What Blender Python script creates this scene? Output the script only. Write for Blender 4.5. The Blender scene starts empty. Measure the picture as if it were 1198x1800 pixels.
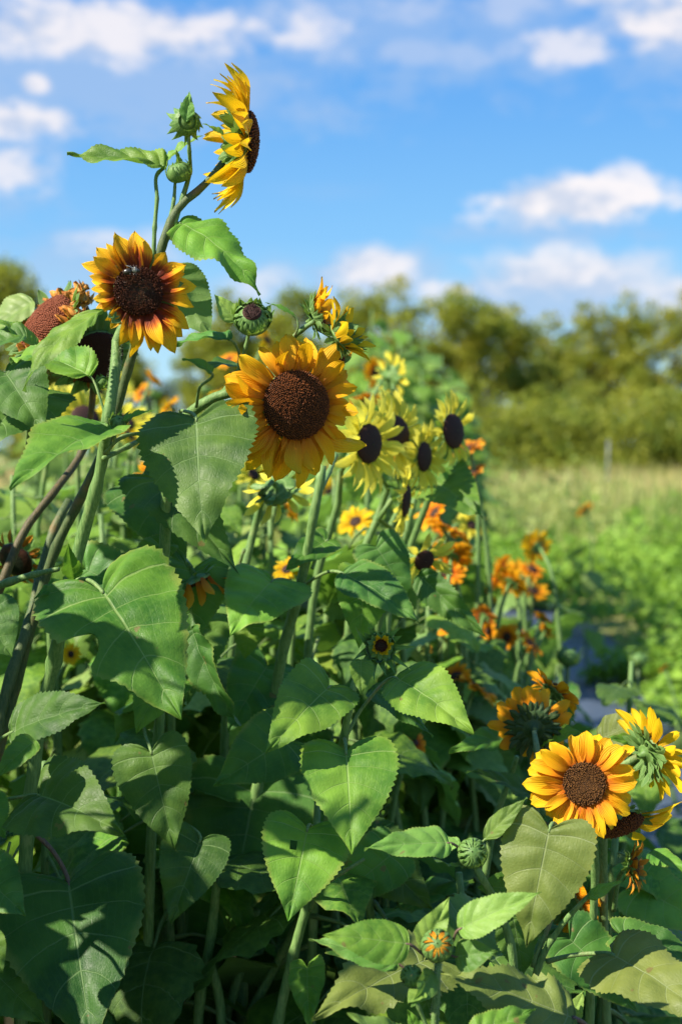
import bpy, math, random
import numpy as np
from mathutils import Vector, Matrix, noise as mnoise

random.seed(7); rs = np.random.RandomState(11)
SC = bpy.context.scene
COL = SC.collection
PI = math.pi

# ------------------------------------------------------------------ camera
CAM_Z = 1.45
K = 0.0004                      # metres per photo pixel per metre of distance (50 mm lens, 36 mm high frame)
PITCH = math.atan(110 * K)
cam = bpy.data.cameras.new('camera'); camo = bpy.data.objects.new('camera', cam); COL.objects.link(camo)
cam.sensor_fit = 'VERTICAL'; cam.sensor_height = 36; cam.lens = 50
cam.clip_start = 0.05; cam.clip_end = 3000
cam.dof.use_dof = True; cam.dof.focus_distance = 1.78; cam.dof.aperture_fstop = 4.0
camo.location = (0, 0, CAM_Z); camo.rotation_euler = (PI / 2 - PITCH, 0, 0)
SC.camera = camo
CR = Matrix.Rotation(PI / 2 - PITCH, 3, 'X')
CL = Vector((0, 0, CAM_Z))

# ------------------------------------------------------------------ light and sky
SUN = Vector((-0.68, -0.33, 0.66)).normalized()      # towards the sun
sun = bpy.data.lights.new('sun', 'SUN'); suno = bpy.data.objects.new('sun', sun); COL.objects.link(suno)
sun.energy = 5.0; sun.angle = math.radians(0.53); sun.color = (1.0, 0.92, 0.76)
suno.rotation_euler = SUN.to_track_quat('Z', 'Y').to_euler(); suno.location = (-3, -2, 6)
SC.view_settings.view_transform = 'Standard'; SC.view_settings.look = 'None'
SC.view_settings.exposure = 1.22; SC.view_settings.gamma = 1.0; SC.view_settings.use_curve_mapping = False
SC.render.engine = 'CYCLES'
SC.cycles.use_denoising = True
try:
    SC.cycles.denoiser = 'OPENIMAGEDENOISE'; SC.cycles.denoising_input_passes = 'RGB_ALBEDO_NORMAL'
    SC.cycles.denoising_prefilter = 'ACCURATE'
except Exception: pass
SC.cycles.max_bounces = 6; SC.cycles.transparent_max_bounces = 8; SC.cycles.diffuse_bounces = 4
SC.cycles.transmission_bounces = 4; SC.cycles.glossy_bounces = 2
SC.cycles.sample_clamp_indirect = 6

class NT:
    """small helper to write node maths"""
    def __init__(s, nt): s.t = nt; s.n = nt.nodes; s.l = nt.links
    def put(s, sock, v):
        if v is None: return
        if isinstance(v, bpy.types.NodeSocket): s.l.new(v, sock)
        else:
            try: sock.default_value = v
            except Exception: sock.default_value = tuple(v) + (1,) if len(v) == 3 else v
    def m(s, op, a, b=None, c=None, clamp=False):
        n = s.n.new('ShaderNodeMath'); n.operation = op; n.use_clamp = clamp
        s.put(n.inputs[0], a); s.put(n.inputs[1], b)
        if c is not None: s.put(n.inputs[2], c)
        return n.outputs[0]
    def vm(s, op, a, b=None, scale=None):
        n = s.n.new('ShaderNodeVectorMath'); n.operation = op
        s.put(n.inputs[0], a); s.put(n.inputs[1], b)
        if scale is not None: s.put(n.inputs['Scale'], scale)
        return n.outputs[0]
    def ss(s, v, lo, hi, a=0.0, b=1.0):
        n = s.n.new('ShaderNodeMapRange'); n.interpolation_type = 'SMOOTHSTEP'
        s.put(n.inputs[0], v); s.put(n.inputs[1], lo); s.put(n.inputs[2], hi); s.put(n.inputs[3], a); s.put(n.inputs[4], b)
        return n.outputs[0]
    def mix(s, f, a, b, mode='MIX'):
        n = s.n.new('ShaderNodeMix'); n.data_type = 'RGBA'; n.blend_type = mode; n.clamp_factor = True
        s.put(n.inputs[0], f); s.put(n.inputs[6], c4(a)); s.put(n.inputs[7], c4(b))
        return n.outputs[2]
    def noise(s, vec, scale, detail=3, rough=0.55, dist=0.0):
        n = s.n.new('ShaderNodeTexNoise'); n.inputs['Scale'].default_value = scale; n.inputs['Detail'].default_value = detail
        n.inputs['Roughness'].default_value = rough; n.inputs['Distortion'].default_value = dist
        if vec is not None: s.l.new(vec, n.inputs['Vector'])
        return n
    def comb(s, x, y, z):
        n = s.n.new('ShaderNodeCombineXYZ'); s.put(n.inputs[0], x); s.put(n.inputs[1], y); s.put(n.inputs[2], z); return n.outputs[0]
    def sep(s, v):
        n = s.n.new('ShaderNodeSeparateXYZ'); s.l.new(v, n.inputs[0]); return n.outputs
    def ramp(s, f, stops):
        n = s.n.new('ShaderNodeValToRGB'); e = n.color_ramp.elements
        while len(e) < len(stops): e.new(0.5)
        for i, (p, c) in enumerate(stops): e[i].position = p; e[i].color = c4(c)
        s.l.new(f, n.inputs[0]); return n.outputs[0]
    def bump(s, h, strength=0.3, dist=0.001):
        n = s.n.new('ShaderNodeBump'); n.inputs['Strength'].default_value = strength; n.inputs['Distance'].default_value = dist
        s.l.new(h, n.inputs['Height']); return n.outputs[0]
def c4(c):
    if isinstance(c, bpy.types.NodeSocket): return c
    return tuple(c) + (1,) if len(c) == 3 else c

W = bpy.data.worlds.new('World'); SC.world = W; W.use_nodes = True
def build_world():
    nt = W.node_tree; nt.nodes.clear(); N = NT(nt)
    out = N.n.new('ShaderNodeOutputWorld'); bg = N.n.new('ShaderNodeBackground'); bg.inputs[1].default_value = 0.05
    sky = N.n.new('ShaderNodeTexSky'); sky.sky_type = 'NISHITA'; sky.sun_disc = False
    sky.sun_elevation = math.asin(SUN.z); sky.sun_rotation = math.atan2(SUN.x, SUN.y)
    sky.altitude = 200; sky.air_density = 1.0; sky.dust_density = 0.25; sky.ozone_density = 2.5
    tc = N.n.new('ShaderNodeTexCoord'); x, y, z = N.sep(tc.outputs['Generated'])
    az = N.m('ARCTAN2', x, y); el = N.m('ARCSINE', z)
    p = N.comb(az, N.m('MULTIPLY', el, 1.7), 0)
    big = N.noise(p, 11, 6, 0.6, 0.3); mid = N.noise(p, 30, 5, 0.62)
    n1 = N.m('SUBTRACT', big.outputs[0], 0.5); n2 = N.m('SUBTRACT', mid.outputs[0], 0.5)
    def A(px): return math.atan((px - 599) * K)
    def E(py): return math.atan((790 - py) * K)
    def blob(px, py, rx, ry, amp, soft=0.45, rag=1.4):
        dx = N.m('DIVIDE', N.m('SUBTRACT', az, A(px)), rx * K); dy = N.m('DIVIDE', N.m('SUBTRACT', el, E(py)), ry * K)
        r = N.m('SQRT', N.m('ADD', N.m('MULTIPLY', dx, dx), N.m('MULTIPLY', dy, dy)))
        r = N.m('ADD', r, N.m('MULTIPLY', n1, rag * 1.7)); r = N.m('ADD', r, N.m('MULTIPLY', n2, rag * 1.5))
        return N.ss(r, 1.0 + soft, 1.0 - soft, 0.0, amp)
    def union(bs):
        r = bs[0]
        for b in bs[1:]: r = N.m('MAXIMUM', r, b)
        return r
    grey = union([blob(150, 150, 400, 105, .72, .6, 1.3), blob(640, 50, 330, 100, .52, .7, 2.0), blob(900, 60, 240, 90, .42, .7, 2.0),
                  blob(-250, 180, 300, 200, .8, .6), blob(960, 415, 150, 22, .6, .6), blob(980, 520, 190, 55, .85, .5, 1.0), blob(1160, 10, 200, 60, .7, .6),
                  blob(660, 490, 110, 45, .7, .6), blob(1250, 130, 180, 60, .6, .6), blob(160, 470, 150, 45, .55, .7), blob(480, 510, 70, 40, .5, .7), blob(1190, 540, 110, 45, .7, .6),
                  blob(600, 520, 420, 30, .35, .8), blob(580, 340, 70, 14, .12, .8)])
    white = union([blob(170, 72, 290, 40, .80, .6, 1.5), blob(20, 235, 110, 26, .8, .5), blob(70, 170, 24, 15, .8, .5, .8), blob(10, 320, 90, 28, .7, .5),
                   blob(740, 105, 170, 16, .16, .7, 2.2), blob(860, 25, 150, 22, .25, .7, 2.2), blob(1000, 100, 75, 26, .66, .5), blob(1165, 70, 110, 42, .9, .6), blob(1060, 15, 80, 20, .5, .6),
                   blob(1000, 362, 145, 42, .95, .35, .9), blob(1085, 345, 60, 32, .85, .4, .9), blob(940, 385, 90, 26, .7, .5), blob(970, 480, 120, 40, .72, .5, .9), blob(1090, 500, 100, 35, .5, .6, .9),
                   blob(655, 475, 62, 36, .8, .5, .9), blob(780, 515, 40, 17, .7, .5), blob(1175, 525, 70, 26, .6, .6), blob(250, 440, 90, 26, .5, .7), blob(450, 500, 60, 22, .45, .7)])
    # the same kind of cloud goes on beyond the frame
    far = N.noise(p, 4.5, 7, 0.6, 0.4)
    outside = N.ss(N.m('MAXIMUM', N.m('ABSOLUTE', az), N.m('ADD', N.m('MULTIPLY', el, 0.85), 0.0)), 0.27, 0.42)
    fm = N.m('MULTIPLY', N.ss(far.outputs[0], 0.50, 0.66), outside)
    fw = N.m('MULTIPLY', N.ss(far.outputs[0], 0.56, 0.72), outside)
    grey = N.m('MAXIMUM', grey, fm); white = N.m('MAXIMUM', white, fw)
    up = N.ss(el, -0.02, 0.0)
    col = N.mix(0.86, sky.outputs[0], N.ramp(N.ss(el, 0.0, 0.40), [(0, (4.6, 7.4, 8.9)), (0.30, (2.1, 5.2, 8.9)), (0.65, (1.2, 3.9, 8.4)), (1.0, (0.85, 3.1, 7.8))]))
    col = N.mix(N.m('MULTIPLY', grey, 0.85), col, (3.8, 5.1, 7.3))
    wc = N.mix(N.ss(N.m('ADD', N.m('MULTIPLY', n1, 0.8), n2), -0.10, 0.14), (9.2, 8.5, 8.3), (6.0, 6.3, 7.3))
    col = N.mix(N.m('MULTIPLY', white, 0.93), col, wc)
    N.l.new(col, bg.inputs[0]); N.l.new(bg.outputs[0], out.inputs[0])
build_world()

# ------------------------------------------------------------------ general helpers
def P(px, py, d):
    return CL + CR @ Vector(((px - 599) * K * d, (900 - py) * K * d, -d))
def PM(px, d): return px * K * d
def CD(r, u, t):                                   # direction given as right, up, towards the camera
    return (CR @ Vector((r, u, t))).normalized()

def mesh(name, verts, faces, mats, uvs=None, mi=None, smooth=True):
    me = bpy.data.meshes.new(name)
    verts = np.asarray(verts, dtype=np.float32)
    me.from_pydata([tuple(map(float, v)) for v in verts] if len(verts) < 3000 else verts.tolist(), [], faces)
    for m_ in (mats if isinstance(mats, (list, tuple)) else [mats]): me.materials.append(m_)
    if uvs is not None:
        uvs = np.asarray(uvs, dtype=np.float32)
        li = np.empty(len(me.loops), dtype=np.int32); me.loops.foreach_get('vertex_index', li)
        ul = me.uv_layers.new(name='UVMap'); ul.data.foreach_set('uv', uvs[li].ravel())
    if mi is not None: me.polygons.foreach_set('material_index', np.asarray(mi, dtype=np.int32))
    if smooth: me.polygons.foreach_set('use_smooth', np.ones(len(me.polygons), dtype=bool))
    me.update()
    return me
def obj(name, me, parent=None, loc=None, mat=None, kind=None, label=None):
    o = bpy.data.objects.new(name, me); COL.objects.link(o)
    if parent is not None: o.parent = parent
    if mat is not None: o.matrix_basis = mat
    elif loc is not None: o.location = loc
    if kind: o['kind'] = kind
    if label: o['label'] = label
    return o
def empty(name, parent=None, loc=(0, 0, 0)):
    o = obj(name, None, parent, loc); o.empty_display_size = 0.02; return o
def tag(o, label, cat, group=None):
    o['label'] = label; o['category'] = cat
    if group: o['group'] = group
    return o

def crv(ts, xs, t):
    """smooth interpolation through key points"""
    ts = np.asarray(ts, float); xs = np.asarray(xs, float); t = np.clip(np.asarray(t, float), ts[0], ts[-1])
    m_ = np.gradient(xs, ts, axis=0)
    i = np.clip(np.searchsorted(ts, t) - 1, 0, len(ts) - 2)
    h = ts[i + 1] - ts[i]; u = (t - ts[i]) / h
    if xs.ndim > 1: h = h[:, None]; u = u[:, None]
    return ((2*u**3 - 3*u**2 + 1) * xs[i] + (u**3 - 2*u**2 + u) * h * m_[i] + (-2*u**3 + 3*u**2) * xs[i+1] + (u**3 - u**2) * h * m_[i+1])

def tube_arrays(pts, radii, sides=8, step=6, lump=0.0):
    pts = np.asarray([tuple(p) for p in pts], float); n = len(pts)
    seg = np.r_[0, np.cumsum(np.linalg.norm(np.diff(pts, axis=0), axis=1) + 1e-6)]
    t = np.linspace(0, seg[-1], (n - 1) * step + 1)
    c = crv(seg, pts, t) if n > 2 else pts[0] + (pts[1] - pts[0]) * (t / seg[-1])[:, None]
    r = np.interp(t, seg, radii)
    if lump:
        for q in seg[1:-1]: r = r * (1 + .22 * np.exp(-((t - q) / (r.mean() * 1.6)) ** 2))
    if lump: r = r * (1 + lump * np.sin(t * 260) * 0.5 + lump * rs.randn(len(t)) * 0.4)
    tan = np.gradient(c, axis=0); tan /= np.linalg.norm(tan, axis=1)[:, None] + 1e-9
    ref = np.array([0.3, 1, 0.2]); V = []
    for k in range(len(c)):
        a = np.cross(tan[k], ref)
        if np.linalg.norm(a) < 1e-3: a = np.cross(tan[k], [1, 0, 0])
        a /= np.linalg.norm(a); b = np.cross(tan[k], a); ref = np.cross(a, tan[k]) * 1.0
        for s in range(sides):
            w = 2 * PI * s / sides
            V.append(c[k] + r[k] * (math.cos(w) * a + math.sin(w) * b))
    F = []
    for k in range(len(c) - 1):
        for s in range(sides):
            s2 = (s + 1) % sides
            F.append((k*sides + s, k*sides + s2, (k+1)*sides + s2, (k+1)*sides + s))
    F.append(tuple(range(sides))[::-1]); F.append(tuple((len(c)-1)*sides + s for s in range(sides)))
    UV = [(s / sides, t[k] / seg[-1]) for k in range(len(c)) for s in range(sides)]
    return V, F, UV
def tube(name, pts, radii, mat, parent=None, origin=None, sides=8, step=6, lump=0.0, **kw):
    o = Vector(origin) if origin is not None else Vector((0, 0, 0))
    V, F, UV = tube_arrays([Vector(p) - o for p in pts], radii, sides, step, lump)
    return obj(name, mesh(name, V, F, mat, UV), parent, **kw)

# ------------------------------------------------------------------ materials
MATS = {}
def new_mat(name):
    m_ = bpy.data.materials.new(name); m_.use_nodes = True; m_.node_tree.nodes.clear()
    N = NT(m_.node_tree); out = N.n.new('ShaderNodeOutputMaterial'); MATS[name] = m_
    return m_, N, out
def finish(N, out, col, rough=0.5, spec=0.4, normal=None, trans=None, tf=0.3, sheen=0.0):
    b = N.n.new('ShaderNodeBsdfPrincipled')
    N.put(b.inputs['Base Color'], c4(col)); N.put(b.inputs['Roughness'], rough); b.inputs['Specular IOR Level'].default_value = spec
    if sheen: b.inputs['Sheen Weight'].default_value = sheen; b.inputs['Sheen Roughness'].default_value = 0.4
    if normal is not None: N.l.new(normal, b.inputs['Normal'])
    if trans is None: N.l.new(b.outputs[0], out.inputs[0]); return
    t = N.n.new('ShaderNodeBsdfTranslucent'); N.put(t.inputs[0], c4(trans))
    if normal is not None: N.l.new(normal, t.inputs['Normal'])
    mx = N.n.new('ShaderNodeMixShader'); mx.inputs[0].default_value = tf
    N.l.new(b.outputs[0], mx.inputs[1]); N.l.new(t.outputs[0], mx.inputs[2]); N.l.new(mx.outputs[0], out.inputs[0])

def leaf_mat(name, dark, light, vein, back, tcol, nlat=7.0, detail=True, rough=0.5, tf=0.32):
    m_, N, out = new_mat(name)
    tc = N.n.new('ShaderNodeTexCoord'); u, v, _ = N.sep(tc.outputs['UV']); ob = tc.outputs['Object']
    info = N.n.new('ShaderNodeObjectInfo'); rnd = info.outputs['Random']
    au = N.m('ABSOLUTE', N.m('SUBTRACT', N.m('MULTIPLY', u, 2.0), 1.0))
    geo = N.n.new('ShaderNodeNewGeometry')
    offs = N.vm('ADD', ob, N.comb(N.m('MULTIPLY', rnd, 13.0), N.m('MULTIPLY', rnd, 7.0), 0))
    n1 = N.noise(offs, 16, 4); n2 = N.noise(offs, 110, 4, 0.6)
    base = N.mix(N.ss(n1.outputs[0], 0.3, 0.72), dark, light)
    base = N.mix(N.m('MULTIPLY', N.ss(n2.outputs[0], 0.45, 0.75), 0.45), base, light)
    hsv = N.n.new('ShaderNodeHueSaturation'); N.put(hsv.inputs['Hue'], N.m('ADD', 0.474, N.m('MULTIPLY', rnd, 0.038)))
    r2 = N.m('FRACT', N.m('MULTIPLY', rnd, 17.3)); N.put(hsv.inputs['Value'], N.m('ADD', 0.74, N.m('MULTIPLY', r2, 0.58)))
    N.l.new(base, hsv.inputs['Color']); base = hsv.outputs[0]
    if detail:
        vv = N.m('ADD', v, N.m('MULTIPLY', N.m('SUBTRACT', n1.outputs[0], 0.5), 0.035))
        mid = N.ss(au, 0.006, 0.028, 1, 0)
        vc = N.m('SUBTRACT', vv, N.m('MULTIPLY', N.m('MULTIPLY', au, au), 0.05))
        fr = N.m('ABSOLUTE', N.m('SUBTRACT', N.m('FRACT', N.m('ADD', N.m('MULTIPLY', vc, nlat), 0.5)), 0.5))
        wl = N.m('ADD', 0.014, N.m('MULTIPLY', N.m('SUBTRACT', 1.0, au), 0.035))
        lat = N.m('MULTIPLY', N.ss(fr, 0.0, wl, 1, 0), N.ss(v, 0.05, 0.12, 0, 0.75))
        maj = N.ss(N.m('ABSOLUTE', N.m('SUBTRACT', vc, 2.0 / nlat)), 0.002, N.m('ADD', 0.003, N.m('MULTIPLY', N.m('SUBTRACT', 1.0, au), 0.012)), 1, 0)
        # cross veins: ladder between the laterals
        un = N.m('ABSOLUTE', N.m('SUBTRACT', N.m('FRACT', N.m('ADD', N.m('MULTIPLY', au, 9.0), N.m('MULTIPLY', n1.outputs[0], 2.2))), 0.5))
        lad = N.ss(un, 0.0, 0.10, 0.14, 0)
        veins = N.m('MAXIMUM', N.m('MAXIMUM', mid, maj), N.m('MAXIMUM', lat, lad))
        base = N.mix(N.m('MULTIPLY', veins, 0.55), base, vein)
        vor = N.n.new('ShaderNodeTexVoronoi'); vor.feature = 'DISTANCE_TO_EDGE'; vor.inputs['Scale'].default_value = 260; N.l.new(ob, vor.inputs['Vector'])
        edge = N.m('MULTIPLY', N.ss(N.m('ADD', au, N.m('MULTIPLY', n1.outputs[0], 0.5)), 1.12, 1.34, 0, 0.6), N.ss(rnd, .35, .7))
        base = N.mix(edge, base, (0.26, 0.27, 0.06))
        spots = N.noise(offs, 42, 2); sp = N.ss(spots.outputs[0], 0.715, 0.75, 0, 0.75)
        base = N.mix(sp, base, (0.16, 0.11, 0.04))
        h = N.m('ADD', N.m('MULTIPLY', veins, -0.9), N.m('ADD', N.m('MULTIPLY', vor.outputs[0], 0.5), N.m('MULTIPLY', n2.outputs[0], 1.0)))
        nor = N.bump(h, 0.5, 0.0014)
    else: nor = None
    col = N.mix(N.m('MULTIPLY', geo.outputs['Backfacing'], 0.75), base, back)
    finish(N, out, col, N.ss(n2.outputs[0], 0.3, 0.7, rough - 0.06, rough + 0.10), 0.26, nor, N.mix(0.35, tcol, col), tf, 0.0)
    return m_
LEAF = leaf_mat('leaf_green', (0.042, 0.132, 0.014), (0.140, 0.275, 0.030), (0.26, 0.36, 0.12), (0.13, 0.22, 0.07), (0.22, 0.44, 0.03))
LEAFB = leaf_mat('leaf_shade_green', (0.024, 0.086, 0.015), (0.080, 0.185, 0.030), (0.20, 0.30, 0.12), (0.10, 0.18, 0.07), (0.16, 0.36, 0.03))  # darker green; part of the lower leaves' shade is put into this colour
OLIVE = leaf_mat('leaf_olive', (0.095, 0.145, 0.028), (0.160, 0.215, 0.048), (0.28, 0.33, 0.16), (0.15, 0.18, 0.09), (0.20, 0.30, 0.04))
YOUNG = leaf_mat('leaf_young', (0.100, 0.215, 0.035), (0.170, 0.300, 0.060), (0.30, 0.42, 0.16), (0.17, 0.28, 0.10), (0.26, 0.45, 0.05), rough=0.48)
FARLEAF = leaf_mat('leaf_far', (0.105, 0.210, 0.024), (0.200, 0.330, 0.050), (0.2, 0.3, 0.1), (0.14, 0.22, 0.08), (0.25, 0.46, 0.05), detail=False, tf=0.35)
SAGE = leaf_mat('leaf_sage', (0.115, 0.200, 0.050), (0.210, 0.300, 0.085), (0.2, 0.3, 0.1), (0.15, 0.22, 0.10), (0.22, 0.40, 0.07), detail=False, tf=0.3)

def stem_mat(name, a, b, c):
    m_, N, out = new_mat(name)
    tc = N.n.new('ShaderNodeTexCoord'); ob = tc.outputs['Object']
    st = N.vm('MULTIPLY', ob, (1, 1, 0.12)); n = N.noise(st, 420, 4); n2 = N.noise(ob, 26, 3); n3 = N.noise(ob, 700, 2)
    col = N.mix(N.ss(n.outputs[0], 0.35, 0.65), a, b); col = N.mix(N.ss(n2.outputs[0], 0.55, 0.75, 0, 0.8), col, c)
    finish(N, out, col, 0.55, 0.3, N.bump(N.m('ADD', n.outputs[0], n3.outputs[0]), 0.5, 0.0012), (0.2, 0.35, 0.05), 0.08)
    return m_
STEM = stem_mat('stem_green', (0.085, 0.17, 0.045), (0.16, 0.26, 0.08), (0.24, 0.31, 0.11))
STEMD = stem_mat('stem_dark', (0.050, 0.085, 0.030), (0.10, 0.13, 0.05), (0.20, 0.12, 0.05))
STEMB = stem_mat('stem_brown', (0.060, 0.055, 0.025), (0.11, 0.085, 0.04), (0.28, 0.14, 0.045))
SAGE_STEM = stem_mat('stem_pale', (0.11, 0.17, 0.075), (0.17, 0.235, 0.11), (0.22, 0.28, 0.13))
PETIO = stem_mat('petiole', (0.10, 0.18, 0.05), (0.18, 0.26, 0.09), (0.22, 0.15, 0.08))
PETIOP = stem_mat('petiole_purple', (0.09, 0.06, 0.05), (0.16, 0.10, 0.07), (0.13, 0.17, 0.07))

def petal_mat(name, stops, tcol, tf=0.38, streak=(0.75, 0.30, 0.01), samt=0.5):
    m_, N, out = new_mat(name)
    tc = N.n.new('ShaderNodeTexCoord'); u, v, _ = N.sep(tc.outputs['UV']); info = N.n.new('ShaderNodeObjectInfo'); rnd = info.outputs['Random']
    wav = N.noise(N.comb(N.m('MULTIPLY', u, 9.0), N.m('MULTIPLY', v, 0.7), N.m('MULTIPLY', rnd, 30)), 1.6, 3, 0.6)
    fine = N.noise(N.comb(N.m('MULTIPLY', u, 30.0), N.m('MULTIPLY', v, 1.2), N.m('MULTIPLY', rnd, 30)), 1.2, 2)
    vv = N.m('ADD', v, N.m('ADD', N.m('MULTIPLY', N.m('SUBTRACT', wav.outputs[0], 0.5), 0.40), N.m('MULTIPLY', N.m('SUBTRACT', rnd, 0.5), 0.10)))
    base = N.ramp(vv, stops)
    base = N.mix(N.m('MULTIPLY', N.ss(wav.outputs[0], 0.50, 0.70), N.ss(v, 0.95, 0.2, 0.0, samt)), base, streak)
    hsv = N.n.new('ShaderNodeHueSaturation'); N.put(hsv.inputs['Hue'], N.m('ADD', 0.493, N.m('MULTIPLY', rnd, 0.012))); N.put(hsv.inputs['Value'], N.m('ADD', 0.86, N.m('MULTIPLY', N.m('FRACT', N.m('MULTIPLY', rnd, 9.7)), 0.2)))
    N.l.new(base, hsv.inputs['Color']); base = hsv.outputs[0]
    rid = N.m('SINE', N.m('MULTIPLY', u, 62.0))
    nor = N.bump(N.m('ADD', N.m('MULTIPLY', rid, 0.5), N.m('ADD', fine.outputs[0], N.m('MULTIPLY', wav.outputs[0], 2.0))), 0.55, 0.0011)
    finish(N, out, base, 0.55, 0.22, nor, N.mix(0.5, base, tcol), tf)
    return m_
GOLD = petal_mat('petal_gold', [(0, (0.55, 0.12, 0.006)), (0.25, (0.78, 0.28, 0.008)), (0.50, (0.86, 0.42, 0.008)), (1, (0.88, 0.53, 0.010))], (0.95, 0.50, 0.01), 0.36)
YELLOW = petal_mat('petal_yellow', [(0, (0.75, 0.36, 0.01)), (0.4, (0.84, 0.52, 0.010)), (1, (0.86, 0.60, 0.012))], (1.0, 0.62, 0.01), 0.4, (0.80, 0.42, 0.01), 0.35)
BICOL = petal_mat('petal_bicolour', [(0, (0.10, 0.012, 0.004)), (0.28, (0.20, 0.026, 0.004)), (0.42, (0.55, 0.14, 0.006)), (0.55, (0.82, 0.42, 0.010)), (1, (0.86, 0.54, 0.012))], (0.95, 0.52, 0.01), 0.3, (0.45, 0.10, 0.004), 0.35)
LEMON = petal_mat('petal_lemon', [(0, (0.72, 0.58, 0.03)), (0.5, (0.82, 0.73, 0.06)), (1, (0.86, 0.80, 0.12))], (0.9, 0.85, 0.12), 0.42, (0.72, 0.60, 0.04), 0.2)
ORANGE = petal_mat('petal_orange', [(0, (0.55, 0.12, 0.006)), (0.35, (0.80, 0.29, 0.006)), (1, (0.85, 0.43, 0.010))], (0.95, 0.40, 0.01), 0.36, (0.55, 0.13, 0.004), 0.5)
WITHER = petal_mat('petal_withered', [(0, (0.35, 0.12, 0.02)), (0.5, (0.62, 0.27, 0.04)), (1, (0.66, 0.34, 0.09))], (0.8, 0.4, 0.05), 0.2, (0.45, 0.20, 0.06), 0.6)
REDBR = petal_mat('petal_rust', [(0, (0.22, 0.05, 0.01)), (0.4, (0.52, 0.17, 0.01)), (1, (0.78, 0.38, 0.02))], (0.8, 0.3, 0.02), 0.3, (0.28, 0.05, 0.01), 0.6)

def bract_mat(nm='bract', k=1.0):
    m_, N, out = new_mat(nm)
    tc = N.n.new('ShaderNodeTexCoord'); u, v, _ = N.sep(tc.outputs['UV']); info = N.n.new('ShaderNodeObjectInfo'); rnd = info.outputs['Random']
    au = N.m('ABSOLUTE', N.m('SUBTRACT', N.m('MULTIPLY', u, 2.0), 1.0))
    n = N.noise(tc.outputs['Object'], 240, 3)
    c = N.mix(N.ss(n.outputs[0], 0.35, 0.7), (0.075, 0.165, 0.040), (0.13, 0.24, 0.065))
    c = N.mix(N.ss(au, 0.05, 0.16, 0.6, 0), c, (0.22, 0.34, 0.11)); c = N.mix(N.ss(au, 0.75, 1.0, 0, 0.7), c, (0.24, 0.36, 0.12))
    c = N.mix(N.m('MULTIPLY', rnd, 0.3), c, (0.17, 0.27, 0.06))
    if k != 1.0: c = N.mix(1 - k, c, (0.012, 0.022, 0.008))
    finish(N, out, c, 0.5, 0.3, N.bump(n.outputs[0], 0.5, 0.001), (0.25 * k, 0.42 * k, 0.05 * k), 0.22 * k)
    return m_
BRACT = bract_mat(); BRACTD = bract_mat('bract_dark', .25)
def disc_mat(name, stops, tip, rough=0.75):
    m_, N, out = new_mat(name)
    tc = N.n.new('ShaderNodeTexCoord'); u, v, _ = N.sep(tc.outputs['UV']); n = N.noise(tc.outputs['Object'], 330, 3); n2 = N.noise(tc.outputs['Object'], 30, 3)
    c = N.ramp(N.m('ADD', u, N.m('MULTIPLY', N.m('SUBTRACT', n2.outputs[0], 0.5), 0.12)), stops)
    c = N.mix(N.ss(n.outputs[0], 0.3, 0.7, 0.0, 0.5), c, (0.010, 0.006, 0.004))
    c = N.mix(N.m('MULTIPLY', N.ss(v, 0.35, 1.0), N.ss(n.outputs[0], 0.35, 0.6, 0.35, 1.0)), c, tip)
    finish(N, out, c, rough, 0.25, N.bump(n.outputs[0], 0.6, 0.0012))
    return m_
DISC_BR = disc_mat('disc_brown', [(0, (0.022, 0.009, 0.005)), (0.45, (0.028, 0.011, 0.005)), (1, (0.040, 0.015, 0.006))], (0.24, 0.070, 0.016))
DISC_DK = disc_mat('disc_dark', [(0, (0.020, 0.030, 0.014)), (0.55, (0.013, 0.018, 0.010)), (0.68, (0.035, 0.016, 0.008)), (1, (0.055, 0.016, 0.007))], (0.10, 0.030, 0.012), 0.45)
DISC_SM = disc_mat('disc_small', [(0, (0.018, 0.010, 0.006)), (0.4, (0.05, 0.022, 0.008)), (1, (0.050, 0.018, 0.008))], (0.20, 0.085, 0.02))
DISC_RED = disc_mat('disc_red', [(0, (0.17, 0.045, 0.02)), (1, (0.20, 0.055, 0.022))], (0.25, 0.07, 0.03))
DISC_MAR = disc_mat('disc_maroon', [(0, (0.030, 0.012, 0.010)), (1, (0.045, 0.016, 0.012))], (0.06, 0.02, 0.015))

def simple_mat(name, a, b, scale, rough=0.8, spec=0.2, bump=0.5, bd=0.01, trans=None, tf=0.25, rand=0.0):
    m_, N, out = new_mat(name)
    tc = N.n.new('ShaderNodeTexCoord'); n = N.noise(tc.outputs['Object'], scale, 5, 0.6); c = N.mix(N.ss(n.outputs[0], 0.35, 0.65), a, b)
    if rand:
        info = N.n.new('ShaderNodeObjectInfo'); hsv = N.n.new('ShaderNodeHueSaturation'); N.put(hsv.inputs['Value'], N.m('ADD', 1 - rand / 2, N.m('MULTIPLY', info.outputs['Random'], rand))); N.l.new(c, hsv.inputs['Color']); c = hsv.outputs[0]
    finish(N, out, c, rough, spec, N.bump(n.outputs[0], bump, bd) if bump else None, trans, tf)
    return m_

# colour per face group through UV.x: foliage masses with light and dark leaves
def mass_mat(name, stops, tcol, tf=0.35, rough=0.55):
    m_, N, out = new_mat(name)
    tc = N.n.new('ShaderNodeTexCoord'); u, v, _ = N.sep(tc.outputs['UV'])
    n = N.noise(tc.outputs['Object'], 0.9, 3)
    c = N.ramp(u, stops); c = N.mix(N.ss(n.outputs[0], 0.35, 0.65, 0.0, 0.35), c, stops[-1][1])
    finish(N, out, c, rough, 0.3, None, N.mix(0.5, c, tcol), tf)
    return m_

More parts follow.
